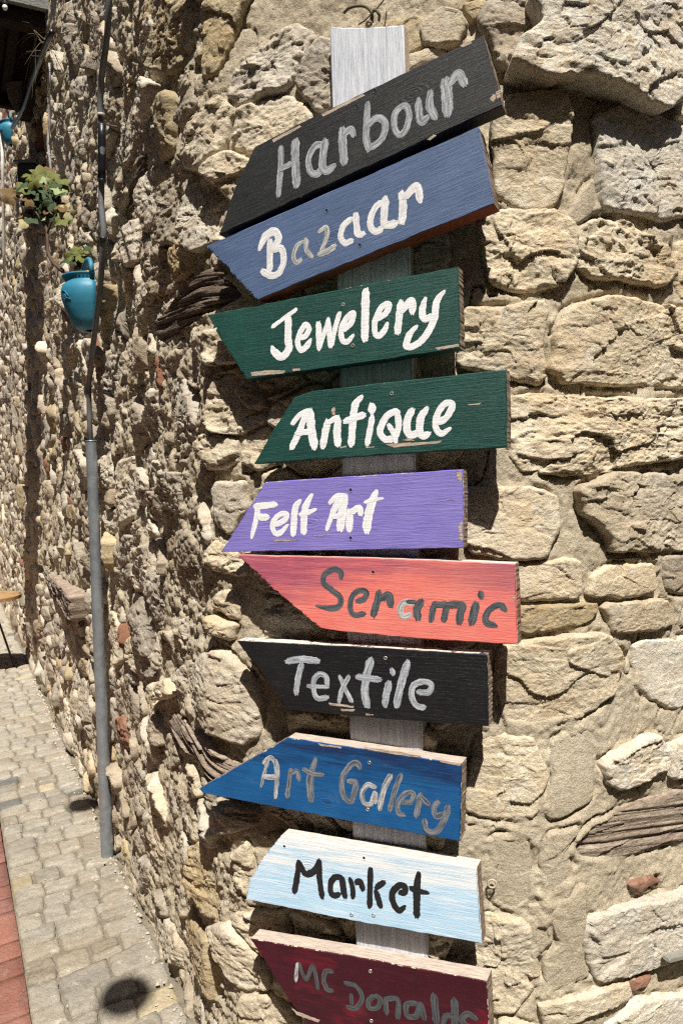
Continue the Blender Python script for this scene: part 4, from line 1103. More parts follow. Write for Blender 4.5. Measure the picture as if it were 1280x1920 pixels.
make_sign('arrow_sign', 'deep blue pointed arrow board with grey lettering reading Art Gallery',
 [(540, 1383), (700, 1407), (865, 1432), (864, 1505), (862, 1578), (620, 1533), (380, 1487), (373, 1479)], .038,
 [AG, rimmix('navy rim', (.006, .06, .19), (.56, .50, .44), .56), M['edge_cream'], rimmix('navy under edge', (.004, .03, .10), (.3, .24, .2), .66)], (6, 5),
 [(P_GALW, [(26, [(75, 132), (120, 97), (150, 130)]), (20, [(105, 112), (80, 200), (62, 275, 12)]), (30, [(150, 112), (160, 200), (148, 340, 20)]), (30, [(75, 212), (150, 215)])]),
  (P_GAL, [(26, [(240, 165), (230, 250), (218, 335)]), (26, [(245, 190), (280, 180), (290, 232)])]),
  (P_GAL, [(40, [(390, 100, 22), (357, 230), (360, 355)]), (28, [(315, 165), (370, 192), (435, 200)])]),
  (P_GAL, [(30, [(655, 165), (640, 132), (600, 142), (550, 220), (555, 320), (600, 362), (622, 300), (630, 247), (585, 240)])]),
  (P_GALW, [(26, [(748, 275), (700, 262), (667, 310), (680, 370), (720, 375), (745, 310), (748, 370)])]),
  (P_GALW, [(28, [(840, 200), (800, 280), (770, 410)])]),
  (P_GAL, [(26, [(902, 200), (865, 290), (832, 415)])]),
  (P_GAL, [(26, [(905, 367), (960, 360), (975, 312), (930, 312), (882, 370), (885, 428), (920, 440)])]),
  (P_GAL, [(30, [(1020, 315), (1005, 380), (990, 450)]), (34, [(1028, 340), (1068, 380)])]),
  (P_GAL, [(26, [(1125, 360), (1097, 400), (1112, 450), (1160, 432)]), (30, [(1185, 387), (1160, 470), (1110, 542), (1052, 530), (1042, 470)])])],
 (470, 1390, 3.2), [(692, 1430, 'screw'), (689, 1518, 'screw')],
 [[(680, 1400), (710, 1404), (760, 1411), (790, 1417), (786, 1420), (730, 1413), (690, 1406)], [(820, 1424), (864, 1432), (862, 1436), (826, 1429)], [(596, 1394), (640, 1400), (640, 1403), (600, 1398)]], 8)
make_sign('arrow_sign', 'pale sky blue and white arrow board with black lettering reading Market',
 [(528, 1566), (710, 1596), (893, 1627), (898, 1700), (903, 1769), (690, 1732), (462, 1687), (468, 1650), (492, 1610)], .034,
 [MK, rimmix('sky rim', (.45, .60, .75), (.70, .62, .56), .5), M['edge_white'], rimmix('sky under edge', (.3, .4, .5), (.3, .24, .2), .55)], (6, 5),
 [(B_, [(48, [(130, 100, 30), (122, 220), (95, 370)]), (50, [(132, 115), (190, 212), (270, 182), (296, 98, 26)]), (46, [(302, 97), (305, 250), (327, 410)])]),
  (B_, [(44, [(490, 245), (430, 242), (395, 300), (402, 380), (440, 393), (472, 378)]), (50, [(492, 245), (500, 330), (515, 408)])]),
  (B_, [(40, [(555, 250), (578, 330), (580, 415)]), (44, [(600, 290), (640, 277), (665, 350)])]),
  (B_, [(44, [(725, 167), (722, 320), (718, 490)]), (40, [(840, 277), (770, 330)]), (44, [(770, 352), (812, 492)])]),
  (B_, [(46, [(965, 372), (1005, 365), (1010, 320), (960, 312), (907, 370), (912, 448), (960, 518), (1012, 480, 26)])]),
  (B_, [(50, [(1125, 200, 34), (1110, 330), (1107, 572)]), (44, [(1052, 330), (1120, 355), (1205, 370, 26)])])],
 (530, 1590, 4.4138), [(682, 1609, 'hole'), (700, 1716, 'screw'), (659, 1715, 'screw'), (533, 1587, 'hole')], [], 9)
make_sign('arrow_sign', 'dark maroon arrow board with faint grey lettering, lowest of the arrow signs',
 [(470, 1760), (690, 1798), (912, 1840), (916, 1915), (918, 1990), (740, 1960), (580, 1925), (545, 1880), (502, 1812)], .040,
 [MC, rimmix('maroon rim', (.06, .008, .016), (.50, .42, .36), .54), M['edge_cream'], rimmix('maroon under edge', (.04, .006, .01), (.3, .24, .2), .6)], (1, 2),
 [(P_GALW, [(20, [(78, 192), (84, 120), (92, 82)]), ]),
  (P_MAR, [(22, [(95, 80), (140, 180), (182, 100), (212, 240)])]),
  (P_MAR, [(28, [(300, 135), (260, 132), (246, 180), (265, 238), (300, 248)])]),
  (P_MAR, [(26, [(372, 202), (440, 222), (475, 290), (440, 352), (385, 345)]), (20, [(410, 265), (413, 330)])]),
  (P_MAR, [(28, [(548, 277), (515, 310), (520, 350), (565, 350), (585, 300), (552, 277)])]),
  (P_MAR, [(28, [(615, 290), (622, 385)]), (28, [(625, 297), (690, 302), (690, 415)])]),
  (P_MAR, [(28, [(800, 322), (742, 332), (747, 398), (800, 398), (825, 330), (850, 420)])]),
  (P_MAR, [(38, [(905, 270), (920, 440)])]),
  (P_MAR, [(38, [(1030, 300), (1030, 490)]), (28, [(1020, 397), (975, 402), (965, 460), (1015, 490)])]),
  (P_MAR, [(30, [(1160, 420), (1110, 387), (1070, 420), (1110, 465), (1160, 500), (1100, 530)])])],
 (530, 1780, 3.2), [(694, 1821, 'screw'), (696, 1914, 'screw')],
 [[(545, 1887), (556, 1896), (600, 1912), (596, 1917), (556, 1903)]], 10)

# ------------------------------------------------------------ things on the street wall
def wpt(px, py, off):
    """point seen at this pixel, a given distance in front of the wall surface"""
    u, z = wall_hit(px, py); lo = 0
    p = Vector(wall_pos(np.array(u), np.array(z), np.array(0.)))
    d = ray(px, py); n = wall_n(np.array(u)); t = (p - CAM).length / d.length
    c = -(d.x * n[0] + d.y * n[1])
    return CAM + d * (t - off / c)
def n3(u): n = wall_n(np.array(u)); return Vector((n[0], n[1], 0))

M['cable'] = plain('grey black cable sheath', (.13, .135, .14), .55, 0, .3)
M['tape'] = plain('black tape', (.012, .013, .016), .35)
M['galv'] = plain('galvanised steel pipe', (.27, .30, .33), .42, .55, .5, 60, .18, 30)
M['white_cable'] = plain('white cable sheath', (.62, .61, .57), .5)
M['wire'] = plain('rusty wire', (.10, .075, .055), .6, .3)

DP = 3.12
def at(px, py, d):
    r = ray(px, py); return CAM + r * (d / r.y)
root = thing('drain_conduit', 'grey steel conduit pipe standing on the paving against the street wall', 'pipe', tuple(at(201, 1588, DP)))
def child_bm(name, bm, mat, root, smooth=True):
    o = bm_obj(name, bm, mat, None, smooth); o.parent = root; o.matrix_parent_inverse = Matrix.Translation(root.matrix_world.translation).inverted() if False else Matrix.Translation(-Vector(root.location)); return o
bm = bmesh.new()
pa_, pb_ = wpt(201, 1586, .045), wpt(171, 826, .062)
pts = [pa_.lerp(pb_, k / 4) for k in range(5)]; pts.insert(0, pa_ + (pa_ - pb_) * (pa_.z / (pb_.z - pa_.z)))
tube(bm, pts, [.0245, .0245, .0235, .0225, .0215, .0205], 20, False)
# open lip at the top
tube(bm, [pts[-1] + Vector((0, 0, -.004)), pts[-1]], [.0214, .0214], 20, True)
child_bm('pipe', bm, M['galv'], root)
cab = thing('power_cable', 'thick grey black cable rising from the steel conduit up the wall', 'cable', tuple(at(171, 830, DP)))
cp = [(171, 840), (168, 780), (167, 730), (172, 670), (180, 610), (188, 540), (193, 470), (195, 430), (190, 380), (191, 330), (192, 280), (189, 230), (188, 200), (190, 150), (197, 100), (202, 60), (205, 0), (206, -60), (206, -160)]
P3 = [wpt(x, y, .062 if i < 3 else .075) for i, (x, y) in enumerate(cp)]
sm = [Vector(q) for q in catmull([tuple(p) for p in P3], .03)]
bm = bmesh.new(); tube(bm, sm, .0098, 12); child_bm('sheath', bm, M['cable'], cab)
for (y0, y1, r_, m_) in ((232, 340, .0125, 'tape'), (212, 216, .0118, 'white_cable'), (445, 452, .0128, 'tape'), (336, 342, .0130, 'tape')):
    bm = bmesh.new(); tube(bm, [p for p in (wpt(191.5 + (2.5 if y > 400 else 0) - (1.5 if y < 230 else 0), y, .075) for y in np.linspace(y0, y1, 5))], r_, 12); child_bm('cable_tie' if y1 - y0 < 10 else 'tape_wrap', bm, M[m_], cab)

def thin_line(name, label, cat, px, off, rad, mat, step=.06, jit=0.0):
    P3 = [wpt(x, y, off) for x, y in px]
    sm = [Vector(q) for q in catmull([tuple(p) for p in P3], step)]
    bm = bmesh.new(); tube(bm, sm, rad, 6)
    return tag(bm_obj(name, bm, M[mat], None, True), label, cat)
thin_line('white_cable', 'thin white cable hanging down the upper street wall above the plant', 'cable', [(94, 118), (92, 170), (93, 220), (91, 270), (96, 318)], .07, .008, 'white_cable')
thin_line('white_cable', 'pale double cable running down the far left end of the wall', 'cable', [(4, 255), (6, 330), (7, 400), (8, 470), (9, 520)], .12, .012, 'white_cable')
thin_line('bare_wire', 'thin bent wire poking out of the wall beside the tape wrapped cable', 'wire', [(200, 233), (210, 236), (219, 238)], .09, .003, 'wire')
thin_line('drooping_rope', 'dark drooping rope below the timber canopy', 'rope', [(98, 60), (80, 100), (62, 150), (44, 205), (24, 240)], .10, .012, 'tape')

# wall flower pots
def pot_mat():
    t = NT('teal glazed pot'); v = t.coord()
    c = t.mix(t.ramp(t.noise(v, 8, 4, .6), [(.35, 0), (.65, 1)]), (.025, .17, .27), (.04, .22, .32))
    return t.done(c, .5, t.bump(t.noise(v, 60, 4, .6), .0015, .6), .4)
M['teal'] = pot_mat(); M['soil'] = plain('potting soil', (.035, .025, .018), .95)
def wall_pot(px, py, d_off, scale, label):
    """half jug with a flat back against the wall; px,py is the middle of its back"""
    u, z = wall_hit(px, py); n = n3(u); al = Vector((-n.y, n.x, 0)) 
    c = wpt(px, py, d_off); root = thing('wall_pot', label, 'flower pot', tuple(c - Vector((0, 0, .19 * scale))))
    prof = [(0.0, .0), (.085, .0), (.11, .02), (.135, .07), (.168, .14), (.186, .20), (.190, .245), (.178, .285), (.160, .300), (.158, .312), (.176, .335), (.182, .345), (.170, .347), (.150, .32), (.148, .28)]
    bm = bmesh.new(); N = 22; rings = []
    for r_, h in prof:
        rings.append([bm.verts.new(n * (math.sin(math.pi * k / N) * r_ * scale) + al * (-math.cos(math.pi * k / N) * r_ * .95 * scale) + Vector((0, 0, h * scale))) for k in range(N + 1)])
    for a, b in zip(rings, rings[1:]):
        for k in range(N):
            try: bm.faces.new((a[k], a[k + 1], b[k + 1], b[k]))
            except ValueError: pass
    for a, b in zip(rings[:12], rings[1:12]):
        bm.faces.new((a[0], b[0], b[-1], a[-1]))
    bmesh.ops.remove_doubles(bm, verts=bm.verts, dist=.0004); bmesh.ops.recalc_face_normals(bm, faces=bm.faces)
    bm_obj('body', bm, M['teal'], root, True)
    # raised back loop, spout notch, carved eye
    bm = bmesh.new(); pts = []
    for k in range(13):
        a = math.pi * k / 12
        pts.append(al * (-math.cos(a) * .17 * scale) + n * .012 + Vector((0, 0, (.335 + .115 * math.sin(a) ** .6) * scale)))
    tube(bm, pts, .016 * scale, 8); bm_obj('back_handle', bm, M['teal'], root, True)
    bm = bmesh.new(); vs1 = [n * (math.sin(math.pi * k / N) * .15 * scale) + al * (-math.cos(math.pi * k / N) * .142 * scale) + Vector((0, 0, .315 * scale)) for k in range(N + 1)]
    bm.faces.new([bm.verts.new(v) for v in vs1]); bm_obj('soil', bm, M['soil'], root)
    bm = bmesh.new()
    for (a0, a1, h0, h1) in ((1.75, 2.15, .235, .19), (1.72, 2.2, .16, .175), (1.95, 1.98, .20, .185)):
        pp = []
        for k in range(7):
            t = k / 6; a = a0 + (a1 - a0) * t; h = h0 + (h1 - h0) * t + .018 * math.sin(t * math.pi); r_ = np.interp(h, [.14, .20, .245], [.168, .186, .190]) + .001
            pp.append(n * (math.sin(a) * r_ * scale) + al * (-math.cos(a) * r_ * .95 * scale) + Vector((0, 0, h * scale)))
        tube(bm, pp, .0035 * scale, 5)
    o = bm_obj('carved_lines', bm, M['teal'], root, True); o['kind'] = 'stuff'
    return root, n, al, c
pot, pn, pal, pc = wall_pot(172, 566, .06, .56, 'teal half jug flower pot hanging on the street wall beside the cable')
wall_pot(23, 250, .05, .45, 'small teal pot far along the wall below the canopy')

# the plant growing from the nearer pot
def leaf_mat(name, a, b):
    t = NT(name); v = t.coord(); info = t.n('ShaderNodeObjectInfo')
    c = t.mix(t.ramp(t.noise(v, 25, 4, .6), [(.35, 0), (.65, 1)]), a, b)
    m = t.done(c, .45, t.bump(t.noise(v, 70, 4, .6), .003, .7), .4)
    t.b.inputs['Transmission Weight'].default_value = 0
    return m
LM = [leaf_mat('green leaf', (.085, .095, .012), (.14, .15, .02)), leaf_mat('dark green leaf', (.018, .04, .010), (.035, .065, .015)), leaf_mat('bronze leaf', (.10, .055, .012), (.15, .09, .018)), leaf_mat('pale leaf', (.22, .27, .12), (.30, .36, .18)), leaf_mat('yellowing leaf', (.30, .26, .12), (.36, .32, .17))]
M['stem'] = plain('brown stem', (.07, .045, .03), .8)
rl = random.Random(4)
proto = {}
def leaf_mesh(k):
    if k in proto: return proto[k]
    bm = bmesh.new(); rs = random.Random(k); c = bm.verts.new((0, 0, 0)); ring = []; ring2 = []
    for i in range(20):
        a = 2 * math.pi * i / 20; lob = 1 + .20 * math.cos(5 * a) - .50 * max(0, math.cos(a + math.pi)) ** 10 + rs.uniform(-.05, .05)
        ring.append(bm.verts.new((math.cos(a) * .5 * lob, math.sin(a) * .5 * lob, .10 * math.sin(2.5 * a) + rs.uniform(-.04, .04) - .06)))
        ring2.append(bm.verts.new((math.cos(a) * .28 * lob, math.sin(a) * .28 * lob, .05 * math.sin(2.5 * a) + .03)))
    for i in range(20):
        j = (i + 1) % 20; bm.faces.new((c, ring2[i], ring2[j])); bm.faces.new((ring2[i], ring[i], ring[j], ring2[j]))
    me = bpy.data.meshes.new('leaf'); 
    for f in bm.faces: f.smooth = True
    bm.to_mesh(me); bm.free(); proto[k] = me; return me
plant = thing('potted_plant', 'bushy geranium like plant with green and bronze leaves leaning out of the teal pot', 'plant', tuple(pc))
def pl(px, py, out):
    return at(px, py, 3.08 + .30 * min(1, max(0, (150 - px) / 60)) + (.15 - out))
A0 = pl(118, 508, .13); A1 = pl(100, 492, .17); A2 = pl(90, 470, .18); A3 = pl(89, 440, .17); A4 = pl(88, 420, .16)
def stem(pts, r_):
    sm = [Vector(q) for q in catmull([tuple(p) for p in pts], .02)]; bm = bmesh.new(); tube(bm, sm, [r_ * (1 - .4 * i / len(sm)) for i in range(len(sm))], 7)
    o = bm_obj('stem', bm, M['stem'], plant, True); o.matrix_parent_inverse = Matrix.Translation(-Vector(plant.location))
stem([A0, A1, A2, A3, A4], .010); stem([A3, pl(80, 415, .16), pl(66, 395, .17)], .005); stem([A4, pl(92, 385, .16), pl(86, 350, .16)], .006); stem([A3, pl(100, 410, .15), pl(118, 395, .16)], .005); stem([pl(142, 508, .1), pl(145, 492, .12), pl(152, 475, .12)], .005)
leaves = [(75, 328, 0, 26), (88, 326, 2, 24), (62, 338, 0, 26), (98, 336, 0, 24), (48, 352, 0, 26), (20, 367, 2, 26), (60, 347, 3, 22), (84, 342, 3, 20), (114, 348, 0, 26), (112, 357, 3, 22), (72, 360, 1, 24), (92, 362, 1, 26), (56, 378, 1, 24), (78, 382, 1, 26), (100, 380, 1, 24), (86, 400, 1, 22), (48, 404, 2, 24), (40, 418, 4, 20), (60, 412, 1, 20), (88, 408, 3, 26), (125, 396, 4, 26), (114, 390, 1, 20), (118, 412, 0, 26), (108, 402, 1, 22), (70, 392, 2, 20), (96, 350, 2, 18), (105, 368, 1, 22), (64, 366, 1, 22), (80, 356, 2, 18),
          (146, 470, 0, 18), (138, 480, 0, 22), (128, 488, 1, 20), (155, 482, 0, 22), (164, 468, 0, 20), (150, 492, 0, 20), (160, 495, 1, 18), (143, 488, 1, 18)]
leaves += [(x + rl.randint(-9, 9), y + rl.randint(-9, 9), rl.choice((mi, 1, 1, 2)), sz - 5) for x, y, mi, sz in leaves if x > 40]
for i, (x, y, mi, sz) in enumerate(leaves):
    me = leaf_mesh(i % 5)
    m2 = me if False else me.copy(); m2.materials.append(LM[mi])
    o = bpy.data.objects.new('leaf', m2); COL.objects.link(o); o.parent = plant; o.matrix_parent_inverse = Matrix.Translation(-Vector(plant.location))
    p = pl(x, y, (.13 if y < 450 else .11) + rl.uniform(-.06, .06)); d_ = project(np.array(p))[2]
    o.location = p; s_ = sz / F * float(d_) * 1.32; o.scale = (s_, s_, s_)
    nrm = (Vector((-.1, -.85, .45)) + Vector((rl.uniform(-.6, .6), rl.uniform(-.3, .3), rl.uniform(-.4, .5)))).normalized()
    o.rotation_mode = 'QUATERNION'; o.rotation_quaternion = nrm.to_track_quat('Z', 'Y') @ Matrix.Rotation(rl.uniform(0, 6.28), 3, 'Z').to_quaternion()

# little black lantern behind the plant
lp = wpt(56, 334, .08); bm = bmesh.new(); add_box(bm, 0, 0, 0, .10, .09, .13); bmesh.ops.bevel(bm, geom=bm.edges[:], offset=.008, segments=1)
lr = thing('wall_lantern', 'small black lantern box on the wall behind the plant', 'lamp', tuple(lp))
bm_obj('housing', bm, M['tape'], lr)
bm = bmesh.new(); add_box(bm, 0, 0, .075, .13, .12, .012); bm_obj('cap', bm, M['cable'], lr)
bm = bmesh.new(); add_box(bm, .02, .05, 0, .03, .12, .03); bm_obj('bracket', bm, M['tape'], lr)

# wire and iron ring above the plank
ring = thing('wire_hook', 'twisted rusty wire and cord looped on a hook above the plank', 'wire', tuple(plane_hit(700, 30, -.06)))
def wire(pts, r_, mat):
    sm = [Vector(q) for q in catmull([tuple(p) for p in pts], .004)]; bm = bmesh.new(); tube(bm, sm, r_, 8)
    o = bm_obj('wire_strand', bm, M[mat], ring, True); o.matrix_parent_inverse = Matrix.Translation(-Vector(ring.location))
W_ = lambda x, y, o=-.05: plane_hit(x, y, o)
M['cord'] = plain('tarred cord', (.085, .075, .05), .8)
wire([W_(645, 24, -.065), W_(655, 15), W_(672, 11), W_(688, 14), W_(697, 26), W_(698, 38, -.06)], .0030, 'cord')
wire([W_(700, 20), W_(706, 20, -.04), W_(711, 28, -.04), W_(710, 38, -.06)], .0030, 'cord')
wire([W_(700, 42, -.06), W_(694, 34), W_(700, 22), W_(708, 14), W_(722, -6), W_(728, -30, -.06)], .0015, 'wire')
wire([W_(672, 46, -.06), W_(684, 38), W_(696, 26), W_(704, 20)], .0015, 'wire')
wire([W_(686, 47, -.06), W_(690, 40), W_(697, 44), W_(690, 50, -.06)], .0020, 'wire')

# small things in the right face
def on_wall(px, py, off): return wpt(px, py, off)
nl = thing('wall_spike', 'pale metal spike with a loose string in the right hand wall', 'spike', tuple(on_wall(1257, 452, .02)))
bm = bmesh.new(); tube(bm, [on_wall(1254, 464, .0), on_wall(1257, 448, .03), on_wall(1259, 440, .045)], [.006, .004, .001], 8); o = bm_obj('spike', bm, M['screw'], nl, True); o.matrix_parent_inverse = Matrix.Translation(-Vector(nl.location))
bm = bmesh.new(); tube(bm, [on_wall(1255, 458, .02), on_wall(1254, 480, .022), on_wall(1252, 500, .018), on_wall(1253, 516, .02)], .0011, 6); o = bm_obj('string', bm, M['wire'], nl, True); o.matrix_parent_inverse = Matrix.Translation(-Vector(nl.location))
bm = bmesh.new(); cc = on_wall(922, 1657, .022); nn = n3(wall_hit(922, 1657)[0]); aa = Vector((-nn.y, nn.x, 0)); pts = [cc + aa * (.0085 * math.cos(a)) + Vector((0, 0, .0085 * math.sin(a))) for a in np.linspace(0, 2 * math.pi, 17)]
tube(bm, pts, .0022, 6, False); tag(bm_obj('snail_shell_ring', bm, plain('chalky ring', (.42, .36, .28), .9), None, True), 'small round chalky ring stuck in the mortar beside the sky blue sign', 'ring')
bm = bmesh.new(); q0 = on_wall(1250, 1782, .04); q1 = on_wall(1330, 1790, .05)
add_box(bm, 0, 0, 0, (q1 - q0).length, .02, .008); bmesh.ops.bevel(bm, geom=bm.edges[:], offset=.002, segments=2)
o = bm_obj('metal_clip', bm, plain('bare metal strip', (.55, .56, .53), .35, .8), None); o.location = (q0 + q1) / 2; o.rotation_euler = (0, R(4), math.atan2((q1 - q0).y, (q1 - q0).x))
tag(o, 'bare metal strip jutting in at the right edge below the white block', 'metal strip')

# crumbs of stone and mortar fallen at the foot of the wall
rs = random.Random(9); CV, CF, co = [], [], 0
for k in range(420):
    s__ = -1.6 + 6.5 * rs.random() ** 1.3; w__ = abs(rs.gauss(0, .022)) - .004; r_ = rs.uniform(.002, .0075) * (1.5 if rs.random() < .1 else 1)
    if rs.random() < .12: w__ = rs.uniform(.05, .38); r_ *= .5
    p = gp(s__, w__); vv = []
    for a in range(5): vv.append((p[0] + r_ * math.cos(a * 1.257) * rs.uniform(.7, 1.3), p[1] + r_ * math.sin(a * 1.257) * rs.uniform(.7, 1.3), .002))
    vv.append((p[0], p[1], .004 + r_ * rs.uniform(.7, 1.3))); CV += vv
    for a in range(5): CF.append((co + a, co + (a + 1) % 5, co + 5))
    co += 6
tag(mesh_np('wall_crumbs', CV, CF, M['rubble_a'], pav), kind='stuff')

# ------------------------------------------------------------ timber canopy over the street wall
def box_between(bm, s0, s1, w0, w1, z0, z1):
    P = [gp(s0, w0), gp(s0, w1), gp(s1, w1), gp(s1, w0)]
    lo = [bm.verts.new((p[0], p[1], z0)) for p in P]; hi = [bm.verts.new((p[0], p[1], z1)) for p in P]
    bm.faces.new(lo); bm.faces.new(hi[::-1])
    for i in range(4): j = (i + 1) % 4; bm.faces.new((lo[j], lo[i], hi[i], hi[j]))
    bmesh.ops.recalc_face_normals(bm, faces=bm.faces)
M['shade_dark_wood'] = old_timber('shade dark canopy wood', (.018, .014, .011), (.035, .028, .022), (1, 1, 6))  # near-black brown puts the shade under the canopy into the wood colour
M['grey_board'] = old_timber('grey fascia board', (.16, .17, .17), (.26, .26, .24), (1, 1, 6))
M['slate_blue'] = plain('blue grey flashing', (.13, .20, .24), .5)
can = thing('timber_canopy', 'dark timber canopy jutting out of the upper street wall', 'canopy')
S0, S1, ZC = 2.12, 3.15, 3.90
for (nm, a, mt) in (('roof_deck', (S0, S1, -.1, .8, ZC + .14, ZC + .20), 'shade_dark_wood'), ('fascia', (S0 - .03, S0 + .001, -.02, .8, ZC + .02, ZC + .135), 'grey_board'), ('flashing', (S0 - .06, S0 + .03, -.02, .85, ZC + .203, ZC + .23), 'slate_blue'),
                   ('gutter_beam', (S0 + .30, S0 + .36, .22, .8, ZC - .10, ZC - .04), 'grey_board'), ('front_beam', (S0 + .02, S0 + .10, -.02, .8, ZC - .05, ZC + .015), 'shade_dark_wood'), ('back_panel', (S1 - .04, S1, .02, .8, ZC - .04, ZC + .135), 'shade_dark_wood'), ('wall_plate', (S0 + .11, S1 - .05, -.04, .05, ZC - .12, ZC + .03), 'shade_dark_wood')):
    bm = bmesh.new(); box_between(bm, *a); bm_obj(nm, bm, M[mt], can)
for k in range(4):
    bm = bmesh.new(); w_ = .10 + k * .18; box_between(bm, S0 + .11, S1 - .05, w_, w_ + .05, ZC + .04, ZC + .135); bm_obj('rafter', bm, M['shade_dark_wood'], can)
bm = bmesh.new(); a, b, c, d = [at(x, y, o_) for x, y, o_ in ((10, 154, 4.72), (54, 150, 4.66), (31, 212, 4.70), (17, 186, 4.74))]
vs4 = [bm.verts.new(p) for p in (a, b, c, d)]; f = bm.faces.new(vs4); r_ = bmesh.ops.extrude_face_region(bm, geom=[f]); bmesh.ops.translate(bm, vec=(0, .012, 0), verts=[v for v in r_['geom'] if isinstance(v, bmesh.types.BMVert)])
bmesh.ops.recalc_face_normals(bm, faces=bm.faces)
tag(bm_obj('grey_cloth', bm, plain('grey canvas', (.16, .145, .14), .9), None), 'grey three cornered cloth slung under the dark canopy', 'cloth')
# light bulb on a wire at the very corner
bc = at(10, 14, 3.85); bl = thing('string_light', 'small clear bulb on a drooping white wire below the canopy edge', 'light bulb', tuple(bc))
bm = bmesh.new(); bmesh.ops.create_uvsphere(bm, u_segments=12, v_segments=8, radius=.013); bm_obj('bulb', bm, plain('milky bulb glass', (.75, .76, .76), .15, 0, .6), bl, True)
bm = bmesh.new(); tube(bm, [Vector((0, 0, .018)), Vector((0, 0, .04))], .012, 8); bm_obj('socket', bm, M['tape'], bl)
bm = bmesh.new(); L0 = at(-30, -12, 3.85) - bc; L1 = at(34, -4, 3.85) - bc; tube(bm, [Vector(q) for q in catmull([tuple(L0), (0, 0, .04), tuple(L1)], .02)], .0035, 6); bm_obj('flex', bm, M['white_cable'], bl, True)

# dry weeds and little sprouts
def tuft(name, label, px, py, off, n, ln, mat, seed, spread=1.0, down=False):
    rs = random.Random(seed); bm = bmesh.new(); p0 = wpt(px, py, off) if off is not None else ground_pt(px, py, .004)
    for i in range(n):
        a = Vector((rs.uniform(-1, 1), rs.uniform(-1, .6), rs.uniform(-.6, .5) if down else rs.uniform(.2, 1.2))).normalized(); L = ln * rs.uniform(.4, 1)
        st = Vector((rs.uniform(-1, 1), rs.uniform(-.5, .5), rs.uniform(-1, 1) * (1 if down else 0))) * ln * .4 * spread
        p = [st + a * (L * t) + Vector((0, 0, -.5 * L * t * t)) + Vector((rs.uniform(-1, 1), rs.uniform(-1, 1), 0)) * L * .06 for t in np.linspace(0, 1, 4)]
        w_ = ln * .012; s_ = a.orthogonal().normalized() * w_
        vv = [(bm.verts.new(q - s_ * (1 - k / 3.3)), bm.verts.new(q + s_ * (1 - k / 3.3))) for k, q in enumerate(p)]
        for q, r_ in zip(vv, vv[1:]): bm.faces.new((q[0], q[1], r_[1], r_[0]))
    o = bm_obj(name, bm, mat, None); o.location = p0; return tag(o, label, 'weed')
DRY = plain('dry grass', (.12, .095, .055), .9); GRN = plain('green sprout', (.07, .14, .02), .7)
tuft('dry_weed', 'tangle of dry grass hanging from the upper street wall', 112, 100, .03, 55, .20, DRY, 1, 1.3, True)
tuft('dry_weed', 'dry wisps growing on the wall beside the top of the cable', 168, 60, .03, 26, .12, DRY, 2, 1.2, True)
tuft('green_weed', 'tiny green weed at the foot of the steel conduit', 187, 1530, None, 26, .035, GRN, 3)
tuft('green_weed', 'tiny green weed between two setts near the conduit', 157, 1546, None, 14, .022, GRN, 4)
tuft('green_weed', 'yellowish sprout where the paving meets the wall', 252, 1665, None, 22, .03, plain('yellow sprout', (.26, .18, .04), .8), 5)

# cafe table at the far left
tp = ground_pt(-34, 1262); TZ = .62
tb = thing('cafe_table', 'round wooden topped cafe table with thin dark legs at the left edge', 'table', (tp.x, tp.y, 0))
bm = bmesh.new(); bmesh.ops.create_cone(bm, cap_ends=True, segments=40, radius1=.33, radius2=.33, depth=.028, matrix=Matrix.Translation((0, 0, TZ))); bmesh.ops.bevel(bm, geom=[e for e in bm.edges if abs(e.calc_face_angle(0)) > 1], offset=.006, segments=2)
bm_obj('table_top', bm, plain('varnished table wood', (.36, .22, .10), .4), tb)
for k in range(4):
    a = math.pi / 4 + k * math.pi / 2; bm = bmesh.new(); tube(bm, [(.10 * math.cos(a), .10 * math.sin(a), TZ - .014), (.27 * math.cos(a), .27 * math.sin(a), .0)], .009, 8); bm_obj('leg', bm, M['tape'], tb)

# unseen lamp shades added overhead to cast the round shadows on the paving
for (px_, py_, rad_, hz, lab) in ((236, 1868, .078, 3.7, 'unseen lamp shade added above the corner to cast a round shadow, nearer the camera'), (158, 1508, .078, 3.3, 'unseen lamp shade added over the paving to cast a round shadow, farther down the street')):
    g0 = ground_pt(px_, py_); hp = g0 - LIGHT * (hz / -LIGHT.z)
    hl = thing('shadow_caster', lab, 'lamp', tuple(hp))
    bm = bmesh.new(); bmesh.ops.create_uvsphere(bm, u_segments=20, v_segments=12, radius=rad_); bm_obj('shade', bm, plain('shadow caster brown', (.20, .13, .07), .9), hl, True)
    bm = bmesh.new(); tube(bm, [(0, 0, rad_ - .002), (0, 0, .9)], .002, 5); bm_obj('flex', bm, M['tape'], hl)

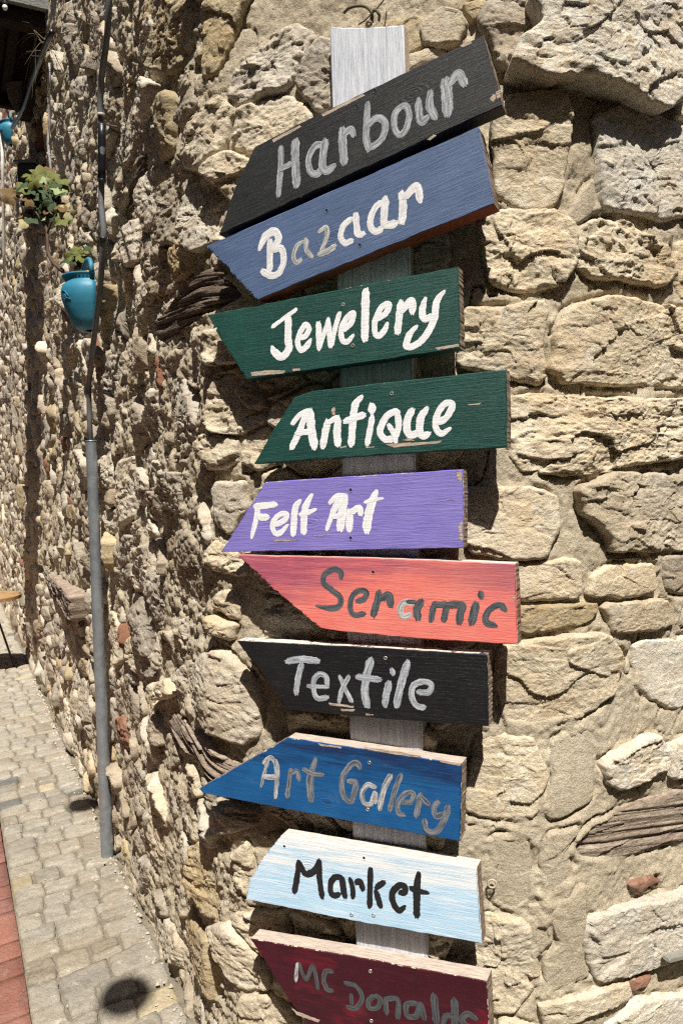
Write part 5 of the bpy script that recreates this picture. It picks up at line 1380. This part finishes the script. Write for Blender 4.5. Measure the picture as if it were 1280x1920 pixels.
# ------------------------------------------------------------ unseen houses added to cut sky light in the narrow streets
def plaster(name, c):
    t = NT(name); v = t.coord(); return t.done(t.mix(t.ramp(t.noise(v, 1.3, 6, .65), [(.35, 0), (.65, 1)]), c, tuple(x * .8 for x in c)), .9, t.bump(t.noise(v, 30, 6, .7), .006, .8), .1)
M['frame'] = plain('dark window frame', (.10, .06, .035), .6); M['glass'] = plain('dark window glass', (.02, .025, .03), .08, 0, .6)
def house(label, o, d, length, height, colour, nwin):
    """o: corner (x,y); d: unit direction of the facade; the house lies to the right of d"""
    root = thing('sky_block_house', label, 'house', (o[0], o[1], 0)); root.rotation_euler = (0, 0, math.atan2(d[1], d[0]))
    bm = bmesh.new(); add_box(bm, length / 2, -2.5, height / 2 - .02, length, 5, height + .04); bm_obj('wall', bm, plaster(label, colour), root)
    bm = bmesh.new(); a = [(-.4, .45, height + .03), (length + .4, .45, height + .03), (length + .4, -2.5, height + 1.1), (-.4, -2.5, height + 1.1), (-.4, -5.4, height + .03), (length + .4, -5.4, height + .03)]
    v_ = [bm.verts.new(p) for p in a]; v2 = [bm.verts.new((p[0], p[1], p[2] + .12)) for p in a]
    for q in ((0, 1, 2, 3), (3, 2, 5, 4)): bm.faces.new([v_[i] for i in q][::-1]); bm.faces.new([v2[i] for i in q])
    for i, j in ((0, 1), (1, 2), (2, 5), (5, 4), (4, 3), (3, 0)): bm.faces.new((v_[i], v_[j], v2[j], v2[i]))
    bmesh.ops.recalc_face_normals(bm, faces=bm.faces)
    bm_obj('roof', bm, M['brick_frag'], root)
    for fl in range(2):
        for k in range(nwin):
            x = (k + .5) * length / nwin; z = 1.5 + fl * 2.7
            if z + .8 > height: continue
            bm = bmesh.new()
            for (cx, cz, sx, sz) in ((x - .42, z, .08, 1.3), (x + .42, z, .08, 1.3), (x, z + .61, .76, .08), (x, z - .61, .76, .08), (x, z, .04, 1.14)): add_box(bm, cx, .03, cz, sx, .06, sz)
            w_ = bm_obj('window', bm, M['frame'], root)
            bm = bmesh.new(); add_box(bm, x, .006, z, .76, .012, 1.14); bm_obj('pane', bm, M['glass'], w_)
nW = np.array([-.893, -.451])
hc = gp(-8.5, 3.9)
house('unseen ochre house across the street, added to cut sky light', (gp(16, 3.9)[0], gp(16, 3.9)[1]), -LD, 22.0, 5.6, (.26, .20, .13), 7)
house('unseen grey house behind the camera, added to cut sky light', (-9, -3.6), (1, 0), 16.0, 6.0, (.22, .19, .15), 6)
RDv = np.array([math.sin(R(62)), math.cos(R(62))]); rn = np.array([RDv[1], -RDv[0]])
q_ = np.array([.37, 1.52]) + rn * 4.4 + RDv * 1.2
house('unseen brown house facing right wall, added to cut sky light', (q_[0], q_[1]), RDv, 12.0, 5.6, (.22, .17, .12), 5)
